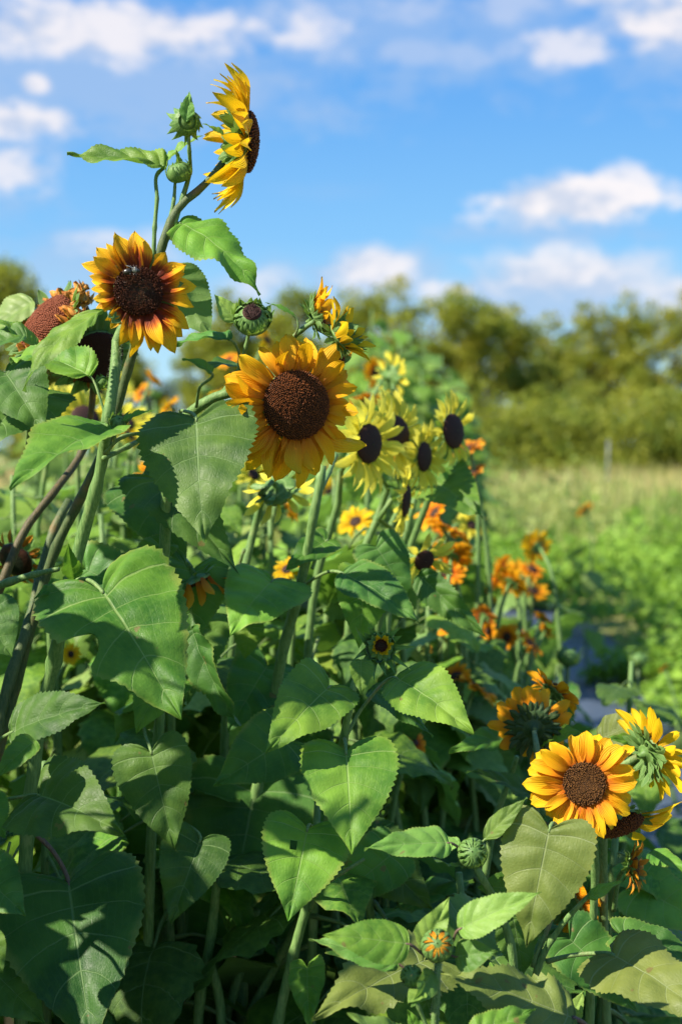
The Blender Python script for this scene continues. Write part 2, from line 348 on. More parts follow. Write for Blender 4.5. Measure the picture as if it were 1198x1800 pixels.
# ------------------------------------------------------------------ leaf geometry
OUT = {
 'heart': ([0, .07, .15, .26, .38, .52, .66, .80, .91, 1], [.005, .25, .58, .90, 1.0, .90, .66, .34, .12, 0], [.0, -.10, -.15, -.08, .12, .34, .56, .77, .91, 1]),
 'deep':  ([0, .06, .14, .26, .38, .52, .66, .80, .91, 1], [.01, .22, .62, .97, 1.0, .86, .62, .33, .12, 0], [.0, -.16, -.24, -.14, .10, .34, .56, .77, .91, 1]),
 'ovate': ([0, .08, .18, .30, .42, .56, .70, .82, .92, 1], [.005, .30, .68, .93, 1.0, .90, .64, .36, .14, 0], [0, .0, .04, .14, .28, .46, .64, .80, .91, 1]),
 'lance': ([0, .08, .18, .30, .42, .56, .70, .82, .92, 1], [.02, .26, .62, .90, 1.0, .88, .62, .36, .14, 0], [0, .06, .14, .23, .34, .49, .65, .80, .91, 1]),
}
MID = ([0, .15, .28, .42, .6, .8, 1], [0, .01, .05, .15, .37, .68, 1])
def leaf_arrays(kind='heart', w=0.42, rows=60, cols=6, bend=0.5, fold=0.12, twist=0.0, wave=0.03, quilt=0.018, teeth=0.009, seed=0, tipcurl=0.0, sidecurl=0.0, bite=None):
    """a leaf of length 1: base at the origin, tip along +Y, upper face +Z.  Rows run from the midrib to the margin like the side veins"""
    g = np.random.RandomState(seed)
    ts, ox, oy = OUT[kind]; s = np.linspace(0, 1, rows + 1)
    X = crv(ts, ox, s) * w; Y = crv(ts, oy, s); M_ = np.maximum(crv(MID[0], MID[1], s), 0)
    if kind in ('lance', 'ovate'): M_ = M_ * 1.0
    V = []; UV = []
    cc = 2 * cols + 1
    asym = g.uniform(-.06, .06); ph = g.uniform(0, 6.28, 4); fr = g.uniform(1.6, 3.2, 2)
    for i in range(rows + 1):
        for j in range(-cols, cols + 1):
            r = abs(j) / cols; sd = 1 if j >= 0 else -1
            ox_, oy_ = X[i] * (1 + asym * sd), Y[i]
            f = 1.0
            if teeth and 2 < i < rows - 1: f += (teeth / max(w, .1)) * (1 if i % 2 else -1) * (0.6 + 0.8 * g.rand() if r == 1 else 1) * (1 if r == 1 else 0) * min(1, X[i] / (0.4 * w))
            if bite and r > bite[3] and sd == bite[0] and abs(s[i] - bite[1]) < bite[2]:
                f *= 1 - 0.55 * (1 - (abs(s[i] - bite[1]) / bite[2]) ** 2) * (r - bite[3]) / (1 - bite[3])
            x = sd * ox_ * r * f; y = M_[i] + (oy_ - M_[i]) * r * f
            edge = r ** 1.5
            z = fold * abs(x) - sidecurl * x * x / max(w, .1)
            q = abs(math.sin(PI * 7 * (s[i] - 0.05 * r * r)))
            z += quilt * q * (4 * r * (1 - r)) + quilt * 0.6 * (1 - math.exp(-abs(x) * 30))
            z += wave * edge * (math.sin(2 * PI * fr[0] * s[i] + ph[0] + sd * 1.3) + 0.6 * math.sin(2 * PI * (fr[1] + 2.1) * s[i] + ph[1] + sd * 2))* (0.3 + 0.7 * s[i] ** .5)
            z += 0.012 * mnoise.noise((x * 7 + seed, y * 7, seed * .37)) * 1.5
            if twist:
                a = twist * (y - .3); x, z = x * math.cos(a) - z * math.sin(a), x * math.sin(a) + z * math.cos(a)
            # bend along the length
            k = bend + 1e-4; yy = y
            if tipcurl and y > 0.7: k2 = tipcurl * (y - .7)
            else: k2 = 0
            th = k * max(yy, -0.3) + k2
            by = math.sin(k * yy) / k; bz = -(1 - math.cos(k * yy)) / k
            V.append((x, by + z * math.sin(th), bz + z * math.cos(th) - k2 * (y - .7 if y > .7 else 0)))
            UV.append((0.5 + 0.5 * sd * r, s[i]))
    F = [(i*cc + j, i*cc + j + 1, (i+1)*cc + j + 1, (i+1)*cc + j) for i in range(rows) for j in range(cc - 1)]
    return np.array(V), F, np.array(UV), np.array(V[rows * cc + cols])

def frame_fit(tip, B, T, n):
    """matrix taking the leaf's chord to B-T with its face turned to n"""
    c = Vector(tip); Lc = c.length; c = c / Lc
    ex = Vector((1, 0, 0)); ez = ex.cross(c)
    d = Vector(T) - Vector(B); L = d.length; Yw = d / L
    Z = Vector(n) - Vector(n).dot(Yw) * Yw
    if Z.length < 1e-3: Z = Vector((0, 0, 1)) - Yw.z * Yw
    Z.normalize(); Xw = Yw.cross(Z)
    A = Matrix((ex, c, ez)).transposed(); Bm = Matrix((Xw, Yw, Z)).transposed()
    return (Bm @ A.transposed()) * (L / Lc)

LS = [0]
def hero_leaf(plant, b, t, w, n=(0, .3, 1), kind='heart', mat=None, pet=None, petr=0.0022, petmat=None, **kw):
    """b, t: (photo x, photo y, distance) of leaf base and tip; w: full width over length; pet: where the petiole leaves the stem"""
    LS[0] += 1
    mat = mat or LEAF; B = P(*b); T = P(*t)
    rows = 60 if kw.pop('lod', 0) == 0 else 24
    holes = kw.pop('holes', ())
    V, F, UV, tip = leaf_arrays(kind, w / 2, rows=rows, seed=LS[0], **kw)
    for (hx, hy, hr) in holes:                     # insect holes: faces left out
        cen = np.array([V[list(f)].mean(axis=0) for f in F]); F = [f for f, c_ in zip(F, cen) if math.hypot(c_[0] - hx, (c_[1] - hy) * .8) > hr * (1 + .4 * math.sin(c_[0] * 300))]
    R = np.array(frame_fit(tip, B, T, CD(*n)))
    Vw = V @ R.T
    o = obj('leaf', mesh('leaf', Vw, F, mat, UV), plant, B - plant.location)
    if pet:
        q = [P(*k) for k in pet] + [B]
        if len(q) == 2:
            m_ = (q[0] + q[1]) / 2 + Vector((0, 0, 0.12 * (q[0] - q[1]).length)); q.insert(1, m_)
        ax = Vector(R @ np.array([0, 1, 0])).normalized()
        q.append(B + ax * 0.004)
        tube('petiole', q, [petr * 1.3] + [petr] * (len(q) - 2) + [petr * .7], petmat or PETIO, o, B, sides=7, step=7)
    return o

# ------------------------------------------------------------------ petals, heads, buds
def petal_arrays(w=0.2, L=1.0, rows=9, cols=4, bend=0.3, chan=0.5, twist=0.0, tipc=0.0, round_=0.5, seed=0, crump=0.0):
    g = np.random.RandomState(seed); V = []; UV = []
    ph = g.uniform(0, 6.28)
    for i in range(rows + 1):
        t = i / rows
        wid = w * crv([0, .12, .35, .62, .82, .94, 1], [.42, .60, .92, 1.0, .62 + .25 * round_, .26 + .36 * round_, .03 + .10 * round_], [t])[0]
        for j in range(cols + 1):
            a = -1 + 2 * j / cols
            x = a * wid; y = t * L - (0.02 * (a * a) if t > .9 else 0)
            z = chan * (x * x) / w - 0.10 * w * math.cos(a * 3 * PI / 1.5) * (1 - t * .5)
            z += 0.05 * w * math.sin(7 * t + ph) * a
            x += 0.05 * math.sin(3.1 * t + ph) * t
            if crump: x += crump * mnoise.noise((t * 4, a, seed)) * t; z += crump * mnoise.noise((t * 4 + 9, a, seed)); y *= 1 - .3 * crump * t
            tw = twist * t; x, z = x * math.cos(tw) - z * math.sin(tw), x * math.sin(tw) + z * math.cos(tw)
            k = bend + 1e-4; th = k * y + tipc * max(0, t - .6) ** 2 * 6
            by = math.sin(k * y) / k; bz = -(1 - math.cos(k * y)) / k - tipc * max(0, t - .6) ** 2 * 1.6
            V.append((x, by + z * math.sin(th), bz + z * math.cos(th))); UV.append(((a + 1) / 2, t))
    n = cols + 1
    F = [(i*n + j, i*n + j + 1, (i+1)*n + j + 1, (i+1)*n + j) for i in range(rows) for j in range(cols)]
    return np.array(V), F, np.array(UV)
PM_CACHE = {}
def petal_mesh(nm, mat, w, bend, round_, var, lo=False, crump=0.0, chan=.5):
    key = (nm, mat.name, round(w, 2), round(bend, 2), round_, var, lo, crump)
    if key not in PM_CACHE:
        g = np.random.RandomState(var * 17 + 3)
        V, F, UV = petal_arrays(w, 1.0, 5 if lo else 10, 2 if lo else 5, bend + g.uniform(-.35, .35), chan, g.uniform(-.5, .5), g.uniform(-.25, .45), round_ * g.uniform(.6, 1.2), var, crump)
        PM_CACHE[key] = (mesh(nm, V, F, mat, UV), V, F, UV)
    return PM_CACHE[key]

def lathe(prof, seg=24, uvr=None):
    V = []; UV = []; F = []
    R = max(p[0] for p in prof) + 1e-9
    for r, z in prof:
        for s in range(seg):
            a = 2 * PI * s / seg; V.append((r * math.cos(a), r * math.sin(a), z)); UV.append((r / R, 0))
    for k in range(len(prof) - 1):
        for s in range(seg): F.append((k*seg + s, k*seg + (s+1) % seg, (k+1)*seg + (s+1) % seg, (k+1)*seg + s))
    return V, F, UV

def head_matrix(n, roll=0.0):
    z = Vector(n).normalized(); up = Vector((0, 0, 1)); x = up.cross(z)
    if x.length < .05: x = Vector((1, 0, 0))
    x.normalize(); y = z.cross(x)
    return Matrix((x, y, z)).transposed().to_4x4() @ Matrix.Rotation(roll, 4, 'Z')

HS = [0]
def head(plant, pos, n, R, pl, mat, disc=None, pw=0.2, npet=26, elev=8, bend=.2, round_=.4, dome=.25, roll=0, skip=(), nbr=16, brl=.8, lo=0, layers=2,
         florets=600, jit=1.0, name='flower_head', crump=0, flt=1.0, hollow=0.0, elevj=10, brmat=None, brel=-25, lenf=None):
    """a sunflower head: R disc radius, pl petal length (metres), elev petal lift in degrees (negative: swept back)"""
    HS[0] += 1; g = np.random.RandomState(HS[0] * 13 + 5); disc = disc or DISC_BR
    h = empty(name, plant, Vector(pos) - plant.location); HM = head_matrix(n, roll)
    # disc: shallow dome, rim rolls back into the green receptacle
    prof = [(R * math.sin(a), R * dome * (math.cos(a) - hollow * math.exp(-(math.sin(a) / .45) ** 2)) ) for a in np.linspace(0.02, PI / 2, 8)]
    seg = 12 if lo else 28
    V, F, UV = lathe(prof, seg)
    obj('disc', mesh('disc', V, F, disc, UV), h, mat=HM)
    V, F, UV = lathe([(R * .99, R * .02), (R * 1.01, -R * .08), (R * .85, -R * .20), (R * .5, -R * .30), (R * .2, -R * .40), (R * .12, -R * .75)], seg)
    obj('receptacle', mesh('receptacle', V, F, brmat or BRACT, UV), h, mat=HM)
    if not lo or florets > 600:
        FV = []; FF = []; FU = []
        for k in range(florets):
            rr = math.sqrt((k + .5) / florets); a = k * 2.399963; A = rr * PI / 2 * .98
            ra = math.asin(min(.999, rr)); cx, cy = R * rr * math.cos(a), R * rr * math.sin(a); cz = R * dome * (math.cos(ra) - hollow * math.exp(-(rr / .45) ** 2))
            sz = R * 1.15 / math.sqrt(florets) * (1.0 + .2 * g.rand()); hh = sz * (1.0 + 1.3 * g.rand()) * flt * (0.35 + .9 * rr if flt > 1 else 1)
            nn = Vector((math.cos(a) * rr * dome * 1.6, math.sin(a) * rr * dome * 1.6, 1)).normalized()
            nn = (nn + Vector((g.randn() * .16, g.randn() * .16, 0))).normalized()
            b = len(FV); t1 = nn.orthogonal().normalized(); t2 = nn.cross(t1)
            for q in range(4):
                aa = q * PI / 2 + a; v = Vector((cx, cy, cz)) + (t1 * math.cos(aa) + t2 * math.sin(aa)) * sz; FV.append(v); FU.append((rr, .0))
            for q in range(4):
                aa = q * PI / 2 + a; v = Vector((cx, cy, cz)) + (t1 * math.cos(aa) + t2 * math.sin(aa)) * sz * .45 + nn * hh; FV.append(v); FU.append((rr, 1.0))
            FF += [(b + q, b + (q + 1) % 4, b + 4 + (q + 1) % 4, b + 4 + q) for q in range(4)] + [(b + 4, b + 5, b + 6, b + 7)]
        obj('florets', mesh('florets', FV, FF, disc, FU, smooth=False), h, mat=HM, kind='stuff')
    items = []
    for k in range(npet):
        lay = k % layers; a = 2 * PI * (k + .35 * g.uniform(-1, 1) * jit) / npet
        deg = math.degrees(a) % 360
        if any(lo_ <= deg <= hi_ for lo_, hi_ in skip): continue
        l = pl * (1 + .14 * g.uniform(-1, 1) * jit) * (1.0 if lay == 0 else .93)
        if lenf: l *= lenf(deg)
        e = math.radians(elev + (4 if lay else -4) + elevj * g.uniform(-1, 1) * jit)
        rot = Matrix.Rotation(a - PI / 2, 4, 'Z') @ Matrix.Translation((0, R * .93, -R * (.03 + .07 * (1 - lay)))) @ Matrix.Rotation(g.uniform(-.2, .2) * jit, 4, 'Z') @ Matrix.Rotation(e, 4, 'X') @ Matrix.Rotation(g.uniform(-.35, .35) * jit, 4, 'Y')
        items.append((rot, l, g.randint(0, 6)))
    if lo == 2:
        AV = []; AF = []; AU = []
        for rot, l, var in items:
            me_, V, F, UV = petal_mesh('petal', mat, pw, bend, round_, var, True, crump)
            MM = np.array(rot @ Matrix.Scale(l, 4)); b = sum(map(len, AV))
            AV.append(V @ MM[:3, :3].T + MM[:3, 3]); AF += [tuple(i + b for i in f) for f in F]; AU.append(UV)
        if AV: obj('petals', mesh('petals', np.vstack(AV), AF, mat, np.vstack(AU)), h, mat=HM, kind='stuff')
    else:
        for rot, l, var in items:
            obj('petal', petal_mesh('petal', mat, pw, bend, round_, var, bool(lo), crump)[0], h, mat=HM @ rot @ Matrix.Diagonal((l * g.uniform(.78, 1.18), l, l * g.uniform(.8, 1.9) * g.choice([1, 1, -1]) if jit > 1.05 else l * g.uniform(.8, 1.5), 1)))
    nb = nbr if not lo else max(8, nbr // 2)
    BV = []; BF = []; BU = []
    for k in range(nb + (nb * 2) // 3):
        inner = k >= nb; a = 2 * PI * (k + g.uniform(-.3, .3)) / nb * (1.5 if inner else 1); l = R * brl * g.uniform(.8, 1.25) * (.85 if inner else 1)
        e = math.radians((brel if not inner else min(brel, -18)) + g.uniform(-20, 20))
        rot = Matrix.Rotation(a - PI / 2, 4, 'Z') @ Matrix.Translation((0, R * (.48 if inner else .82), -R * (.30 if inner else .18))) @ Matrix.Rotation(e, 4, 'X')
        brm = brmat
        me_, V, F, UV = petal_mesh('bract', brmat or BRACT, .21, -.5, .0, k % 4, bool(lo))
        if lo:
            MM = np.array(rot @ Matrix.Scale(l, 4)); b = sum(map(len, BV)); BV.append(V @ MM[:3, :3].T + MM[:3, 3]); BF += [tuple(i + b for i in f) for f in F]; BU.append(UV)
        else: obj('bract', me_, h, mat=HM @ rot @ Matrix.Scale(l, 4))
    if BV: obj('bracts', mesh('bracts', np.vstack(BV), BF, brmat or BRACT, np.vstack(BU)), h, mat=HM, kind='stuff')
    return h

def bud(plant, pos, n, R, core=None, open_=0.35, nbr=26, spread=0.25, petals=None, name='bud', lo=0, flat=.8, tipl=1.0):
    """a closed or opening bud: a green body wrapped in curved pointed bracts"""
    HS[0] += 1; g = np.random.RandomState(HS[0] * 7 + 1)
    h = empty(name, plant, Vector(pos) - plant.location); HM = head_matrix(n, g.uniform(0, 6))
    prof = [(max(.001, R * .86 * math.sin(a)), R * flat * .9 * math.cos(a)) for a in np.linspace(0.03, PI - .25, 12)]
    V, F, UV = lathe(prof, 18); obj('receptacle', mesh('receptacle', V, F, BRACT, UV), h, mat=HM)
    if core is not None:
        prof = [(R * open_ * 1.25 * math.sin(a) + .0005, R * flat * (.74 + .26 * math.cos(a))) for a in np.linspace(0.02, PI / 2, 5)]
        V, F, UV = lathe(prof, 16); UV = [(u_, .6) for u_, v_ in UV]; obj('disc', mesh('disc', V, F, core, UV), h, mat=HM)
        fv = []; ff = []; fu = []
        for k in range(90):
            rr = math.sqrt((k + .5) / 90) * open_ * 1.2; a = k * 2.4; c = Vector((R * rr * math.cos(a), R * rr * math.sin(a), R * flat * .96)); s_ = R * .045; tipv = c + Vector((g.randn() * .05 * R, g.randn() * .05 * R, R * .16 * g.uniform(.4, 1.2)))
            b = len(fv); fv += [c + Vector((s_, 0, 0)), c + Vector((-s_ * .5, s_ * .87, 0)), c + Vector((-s_ * .5, -s_ * .87, 0)), tipv]; fu += [(rr, 0)] * 3 + [(rr, 1)]; ff += [(b, b+1, b+3), (b+1, b+2, b+3), (b+2, b, b+3)]
        obj('florets', mesh('florets', fv, ff, core, fu), h, mat=HM, kind='stuff')
    def wrap(k, nrow, row, out, w, length, mat, nm):
        a = 2 * PI * (k + row * .5 + g.uniform(-.25, .25)) / nrow
        # profile on the sphere from below the equator to the mouth
        V = []; UV = []; rows = 9; cols = 4
        a0 = PI * .78; a1 = PI * (.5 - .5 * min(1, length) * (1 - open_)) * g.uniform(.9, 1.15)
        if nm == 'petal': a0 = PI * .42; a1 = open_ * .9
        lean = out * g.uniform(.5, 1.4); side = g.uniform(-.35, .35)
        for i in range(rows + 1):
            t = i / rows; th = a0 + (a1 - a0) * t; rad = R * (1.0 + .05 * row + .03 * math.sin(PI * t)); 
            rr = rad * math.sin(th) * .93; zz = rad * flat * math.cos(th)
            lf = max(0, t - .45) ** 1.6; rr += R * lean * lf * 1.6; zz += R * lean * lf * .5 * tipl
            ww = w * R * crv([0, .25, .55, .8, 1], [.55, 1, .85, .42, .02], [t])[0]
            for j in range(cols + 1):
                q = -1 + 2 * j / cols; ang = a + side * t * t * .8
                rj = rr + R * .07 * (1 - q * q) + R * .03 * (q * q)
                V.append((rj * math.cos(ang) - q * ww * math.sin(ang), rj * math.sin(ang) + q * ww * math.cos(ang), zz)); UV.append(((q + 1) / 2, t))
        F = [(i*(cols+1) + j, i*(cols+1) + j + 1, (i+1)*(cols+1) + j + 1, (i+1)*(cols+1) + j) for i in range(rows) for j in range(cols)]
        return V, F, UV
    allV = []; allF = []; allU = []
    def add(V, F, UV, mat, nm):
        if lo:
            b = len(allV); allV.extend(V); allF.extend([tuple(i + b for i in f) for f in F]); allU.extend(UV)
        else: obj(nm, mesh(nm, V, F, mat, UV), h, mat=HM)
    if petals is not None:
        for k in range(16):
            V, F, UV = wrap(k, 16, -.6, -.0, .17, 1, petals, 'petal')
            obj('petal', mesh('petal', V, F, petals, UV), h, mat=HM)
    n1 = nbr // 2; n2 = nbr - n1
    for k in range(n1): add(*wrap(k, n1, 0, spread * .35, .26, 1.0, BRACT, 'bract'), BRACT, 'bract')
    for k in range(n2): add(*wrap(k, n2, 1, spread * 1.6, .26, .75, BRACT, 'bract'), BRACT, 'bract')
    if allV: obj('bracts', mesh('bracts', allV, allF, BRACT, allU), h, mat=HM, kind='stuff')
    return h

def plant_at(p0, label, cat='sunflower', group=None, name='sunflower_plant'):
    o = empty(name, None, Vector((p0.x, p0.y, 0.0))); tag(o, label, cat, group); return o
def stem(plant, pts, r0, r1, mat=None, ground=False, name='stem', sides=10, lump=0.05, dx=0, dy=0):
    q = [P(*p) if len(p) == 3 and not isinstance(p, Vector) else Vector(p) for p in pts]
    if ground: q.append(Vector((q[-1].x + dx, q[-1].y + dy, -0.02)))
    L = len(q); rr = list(np.linspace(r0, r1, L))
    return tube(name, q, rr, mat or STEM, plant, plant.location, sides=sides, step=8, lump=lump)
def hairs(plant, pts, rad, n=260, l=.0035):
    q = [P(*p) for p in pts]; V = []; F = []
    for k in range(n):
        t = rs.rand() * (len(q) - 1); i = int(t); f = t - i; c = q[i].lerp(q[i+1], f); ax = (q[i+1] - q[i]).normalized()
        a = ax.orthogonal(); a.rotate(Matrix.Rotation(rs.rand() * 6.28, 3, ax)); a.normalize(); b = ax.cross(a)
        r = rad[0] + (rad[1] - rad[0]) * t / (len(q) - 1)
        p0 = c + a * r * .95; p1 = p0 + a * l * rs.uniform(.6, 1.3) + ax * l * .3; s_ = .00022; bi = len(V)
        V += [p0 + b * s_, p0 - b * s_, p1]; F.append((bi, bi+1, bi+2))
        V += [p0 + ax * s_, p0 - ax * s_, p1]; F.append((bi+3, bi+4, bi+5))
    V = [v - plant.location for v in V]
    obj('stem_hairs', mesh('stem_hairs', V, F, HAIR, smooth=False), plant, kind='stuff')
HAIR = simple_mat('hair', (0.5, 0.55, 0.4), (0.6, 0.62, 0.5), 50, .5, .4, 0, trans=(0.6, 0.65, 0.4), tf=.5)

# ================================================================== SETTING
def grid_mesh(name, x0, x1, y0, y1, nx, ny, zf, mat):
    xs = np.linspace(x0, x1, nx + 1); ys = np.linspace(y0, y1, ny + 1)
    V = [(x, y, zf(x, y)) for y in ys for x in xs]
    F = [(j*(nx+1) + i, j*(nx+1) + i + 1, (j+1)*(nx+1) + i + 1, (j+1)*(nx+1) + i) for j in range(ny) for i in range(nx)]
    return mesh(name, V, F, mat)
SOIL = simple_mat('soil', (0.025, 0.022, 0.012), (0.055, 0.045, 0.024), 9, .95, .1, .8, .03)
MEADOW = simple_mat('meadow_ground', (0.13, 0.17, 0.045), (0.26, 0.24, 0.09), 1.4, .95, .1, .6, .05)
def fabric_mat():
    m_, N, out = new_mat('ground_fabric')
    tc = N.n.new('ShaderNodeTexCoord'); n = N.noise(tc.outputs['Object'], 5, 5, .6); n2 = N.noise(tc.outputs['Object'], 26, 4)
    wv = N.n.new('ShaderNodeTexWave'); wv.inputs['Scale'].default_value = 60; wv.inputs['Distortion'].default_value = .5; N.l.new(tc.outputs['Object'], wv.inputs[0])
    c = N.mix(N.ss(n.outputs[0], .35, .7), (0.052, 0.075, 0.125), (0.085, 0.115, 0.175)); c = N.mix(N.ss(n2.outputs[0], .6, .75, 0, .7), c, (0.14, 0.12, 0.08))
    finish(N, out, c, .5, .5, N.bump(N.m('ADD', n.outputs[0], N.m('MULTIPLY', wv.outputs[0], .15)), .7, .03)); return m_
FABRIC = fabric_mat()
g0 = obj('ground', grid_mesh('ground', -300, 300, -40, 560, 60, 60, lambda x, y: 0.0 - 0.012, MEADOW)); g0['kind'] = 'structure'
g1 = obj('bed_soil', grid_mesh('bed_soil', -5, 0.95, -1, 40, 30, 120, lambda x, y: 0.012 + 0.02 * mnoise.noise((x * 3, y * 3, 0)), SOIL)); g1['kind'] = 'structure'
g2 = obj('path', grid_mesh('path', 0.88, 2.0, -1, 34, 14, 200, lambda x, y: 0.045 + 0.018 * mnoise.noise((x * 2.2, y * 1.4, 3)), FABRIC)); g2['kind'] = 'structure'
g2['label'] = 'strip of blue-grey ground fabric between the beds'

# leafy masses: numpy batches of small bent leaves
def leaf_mass(name, C, size, mat, seed=0, flat=.6, tone=None, aspect=.55):
    """each leaf: 6 vertices, two bent quads, random heading.  C: centres (n,3); size (n,)"""
    g = np.random.RandomState(seed); n = len(C)
    az = g.uniform(0, 2 * PI, n); tilt = g.normal(0, flat, n); ro = g.normal(0, .5, n)
    d = np.c_[np.cos(az) * np.cos(tilt), np.sin(az) * np.cos(tilt), np.sin(tilt)]
    s = np.c_[-np.sin(az), np.cos(az), ro]; s /= np.linalg.norm(s, axis=1)[:, None]
    u = np.cross(d, s); sz = size[:, None]; a = aspect
    droop = -u * sz * .12
    pts = [C - d * sz * .5, C - d * sz * .1 + s * sz * a * .5 + u * sz * .06, C - d * sz * .1 - s * sz * a * .5 + u * sz * .06,
           C + d * sz * .2 + s * sz * a * .42 + u * sz * .04, C + d * sz * .2 - s * sz * a * .42 + u * sz * .04, C + d * sz * .55 - u * sz * .05]
    cen = [C - d * sz * .1, C + d * sz * .2]
    V = np.stack(pts + cen, axis=1).reshape(-1, 3)
    b = np.arange(n) * 8
    fs = [(0, 1, 6), (0, 6, 2), (1, 3, 7), (1, 7, 6), (6, 7, 4), (6, 4, 2), (3, 5, 7), (7, 5, 4)]
    F = np.concatenate([np.c_[b + f[0], b + f[1], b + f[2]] for f in fs])
    me = bpy.data.meshes.new(name); me.vertices.add(len(V)); me.vertices.foreach_set('co', V.astype(np.float32).ravel())
    me.loops.add(len(F) * 3); me.loops.foreach_set('vertex_index', F.astype(np.int32).ravel())
    me.polygons.add(len(F)); me.polygons.foreach_set('loop_start', np.arange(len(F), dtype=np.int32) * 3)
    me.update(calc_edges=True); me.materials.append(mat)
    tone = g.uniform(0, 1, n) if tone is None else tone
    uv = np.zeros((len(V), 2), np.float32); uv[:, 0] = np.repeat(np.clip(tone, 0.01, .99), 8)
    ul = me.uv_layers.new(name='UVMap'); ul.data.foreach_set('uv', uv[F.ravel()].ravel())
    me.polygons.foreach_set('use_smooth', np.ones(len(F), dtype=bool)); me.validate()
    return me

M_BEAN = mass_mat('bean_leaves', [(0, (0.075, 0.17, 0.022)), (.5, (0.17, 0.31, 0.035)), (1, (0.27, 0.42, 0.055))], (0.32, 0.55, 0.05), .42)
M_TREE = mass_mat('tree_leaves', [(0, (0.070, 0.135, 0.024)), (.45, (0.150, 0.220, 0.026)), (.8, (0.27, 0.30, 0.032)), (1, (0.38, 0.33, 0.040))], (0.42, 0.44, 0.05), .45)
M_WEED = mass_mat('meadow_leaves', [(0, (0.15, 0.26, 0.05)), (.3, (0.27, 0.36, 0.08)), (.6, (0.46, 0.43, 0.15)), (1, (0.55, 0.38, 0.22))], (0.4, 0.45, 0.1), .35)
BARK = simple_mat('bark', (0.06, 0.045, 0.03), (0.14, 0.11, 0.08), 6, .9, .1, .8, .03)

def bean_field():
    g = np.random.RandomState(3); C = []; S = []
    clumps = []
    for k in range(1500):
        y = 3.2 + 24 * g.rand() ** 1.35; x = 1.80 + (1.3 + y * .50) * g.rand()
        clumps.append((x, y, g.uniform(.18, .40), g.uniform(.25, .62) * (1.5 if g.rand() < .22 else 1) * (1 - .2 * (x < 2.35))))
    for k in range(45): clumps.append((1.78 + g.uniform(-.2, .15), g.uniform(4.6, 8.6), .16, g.uniform(.08, .3)))
    for k in range(420):                       # low spill over the edge of the path
        y = 11.2 + 14 * g.rand() ** 1.2; clumps.append((g.uniform(1.0, 1.95), y + 1.2, .25, g.uniform(.12, .5)))
    tone = []
    for x, y, r, h in clumps:
        m_ = 46 if y < 12 else 30
        a = g.uniform(0, 6.28, m_); rr = r * np.sqrt(g.rand(m_)); z = h * (1 - .5 * (rr / r) ** 2) * g.uniform(.35, 1.0, m_) ** .5
        C.append(np.c_[x + rr * np.cos(a), y + rr * np.sin(a), z + .03]); S.append(g.uniform(.05, .105, m_) * (1 if y < 12 else 1.3)); tone.append(np.clip(g.rand() * .7 + g.rand(m_) * .4, 0, 1))
    C = np.vstack(C); S = np.concatenate(S)
    o = obj('bean_foliage', leaf_mass('bean_foliage', C, S, M_BEAN, 5, .55, np.concatenate(tone), .62), kind='stuff')
    o['label'] = 'low bright green leafy crop filling the bed right of the path'; o['category'] = 'crop'
bean_field()
def blades(name, n, xr, yr, hr, mat, seed, wid=.008, power=1.0, xf=None):
    g = np.random.RandomState(seed); y = yr[0] + (yr[1] - yr[0]) * g.rand(n) ** power; x = (xr[0] + (xr[1] - xr[0]) * g.rand(n)) if xf is None else xf(g, y)
    h = g.uniform(*hr, n) * (1 + .35 * np.sin(x * .9 + y * .5) * np.sin(y * .37)); az = g.uniform(0, 6.28, n); ln = g.uniform(.05, .45, n) * h; w = wid * (1 + y / 14)
    d = np.c_[np.cos(az), np.sin(az), 0 * az]; s = np.c_[-np.sin(az), np.cos(az), 0 * az]
    B = np.c_[x, y, 0 * x]; up = np.array([0, 0, 1.0])
    p = [B - s * w[:, None], B + s * w[:, None], B + up * (h * .6)[:, None] + d * (ln * .35)[:, None] - s * w[:, None] * .8, B + up * (h * .6)[:, None] + d * (ln * .35)[:, None] + s * w[:, None] * .8, B + up * h[:, None] + d * ln[:, None]]
    V = np.stack(p, 1).reshape(-1, 3); b = np.arange(n) * 5
    F = np.concatenate([np.c_[b, b + 1, b + 3], np.c_[b, b + 3, b + 2], np.c_[b + 2, b + 3, b + 4]])
    me = bpy.data.meshes.new(name); me.vertices.add(len(V)); me.vertices.foreach_set('co', V.astype(np.float32).ravel())
    me.loops.add(len(F) * 3); me.loops.foreach_set('vertex_index', F.astype(np.int32).ravel()); me.polygons.add(len(F)); me.polygons.foreach_set('loop_start', np.arange(len(F), dtype=np.int32) * 3)
    me.update(calc_edges=True); me.materials.append(mat); uv = np.zeros((len(V), 2), np.float32)
    tn = np.clip(.20 + .75 * np.clip((y - 24) / 22, 0, 1) + .22 * np.sin(x * .8 + 1.3) * np.cos(y * .4) + .16 * g.randn(n), .01, .99); uv[:, 0] = np.repeat(tn, 5)
    ul = me.uv_layers.new(name='UVMap'); ul.data.foreach_set('uv', uv[F.ravel()].ravel()); me.validate()
    return me
o = obj('meadow_grass', blades('meadow_grass', 60000, (-12, 30), (17, 58), (.30, .95), M_WEED, 4, .007, .9, lambda g, y: g.uniform(-.25, .62, len(y)) * y), kind='stuff')
o['label'] = 'tall dry and green meadow grass in front of the trees'; o['category'] = 'grass'
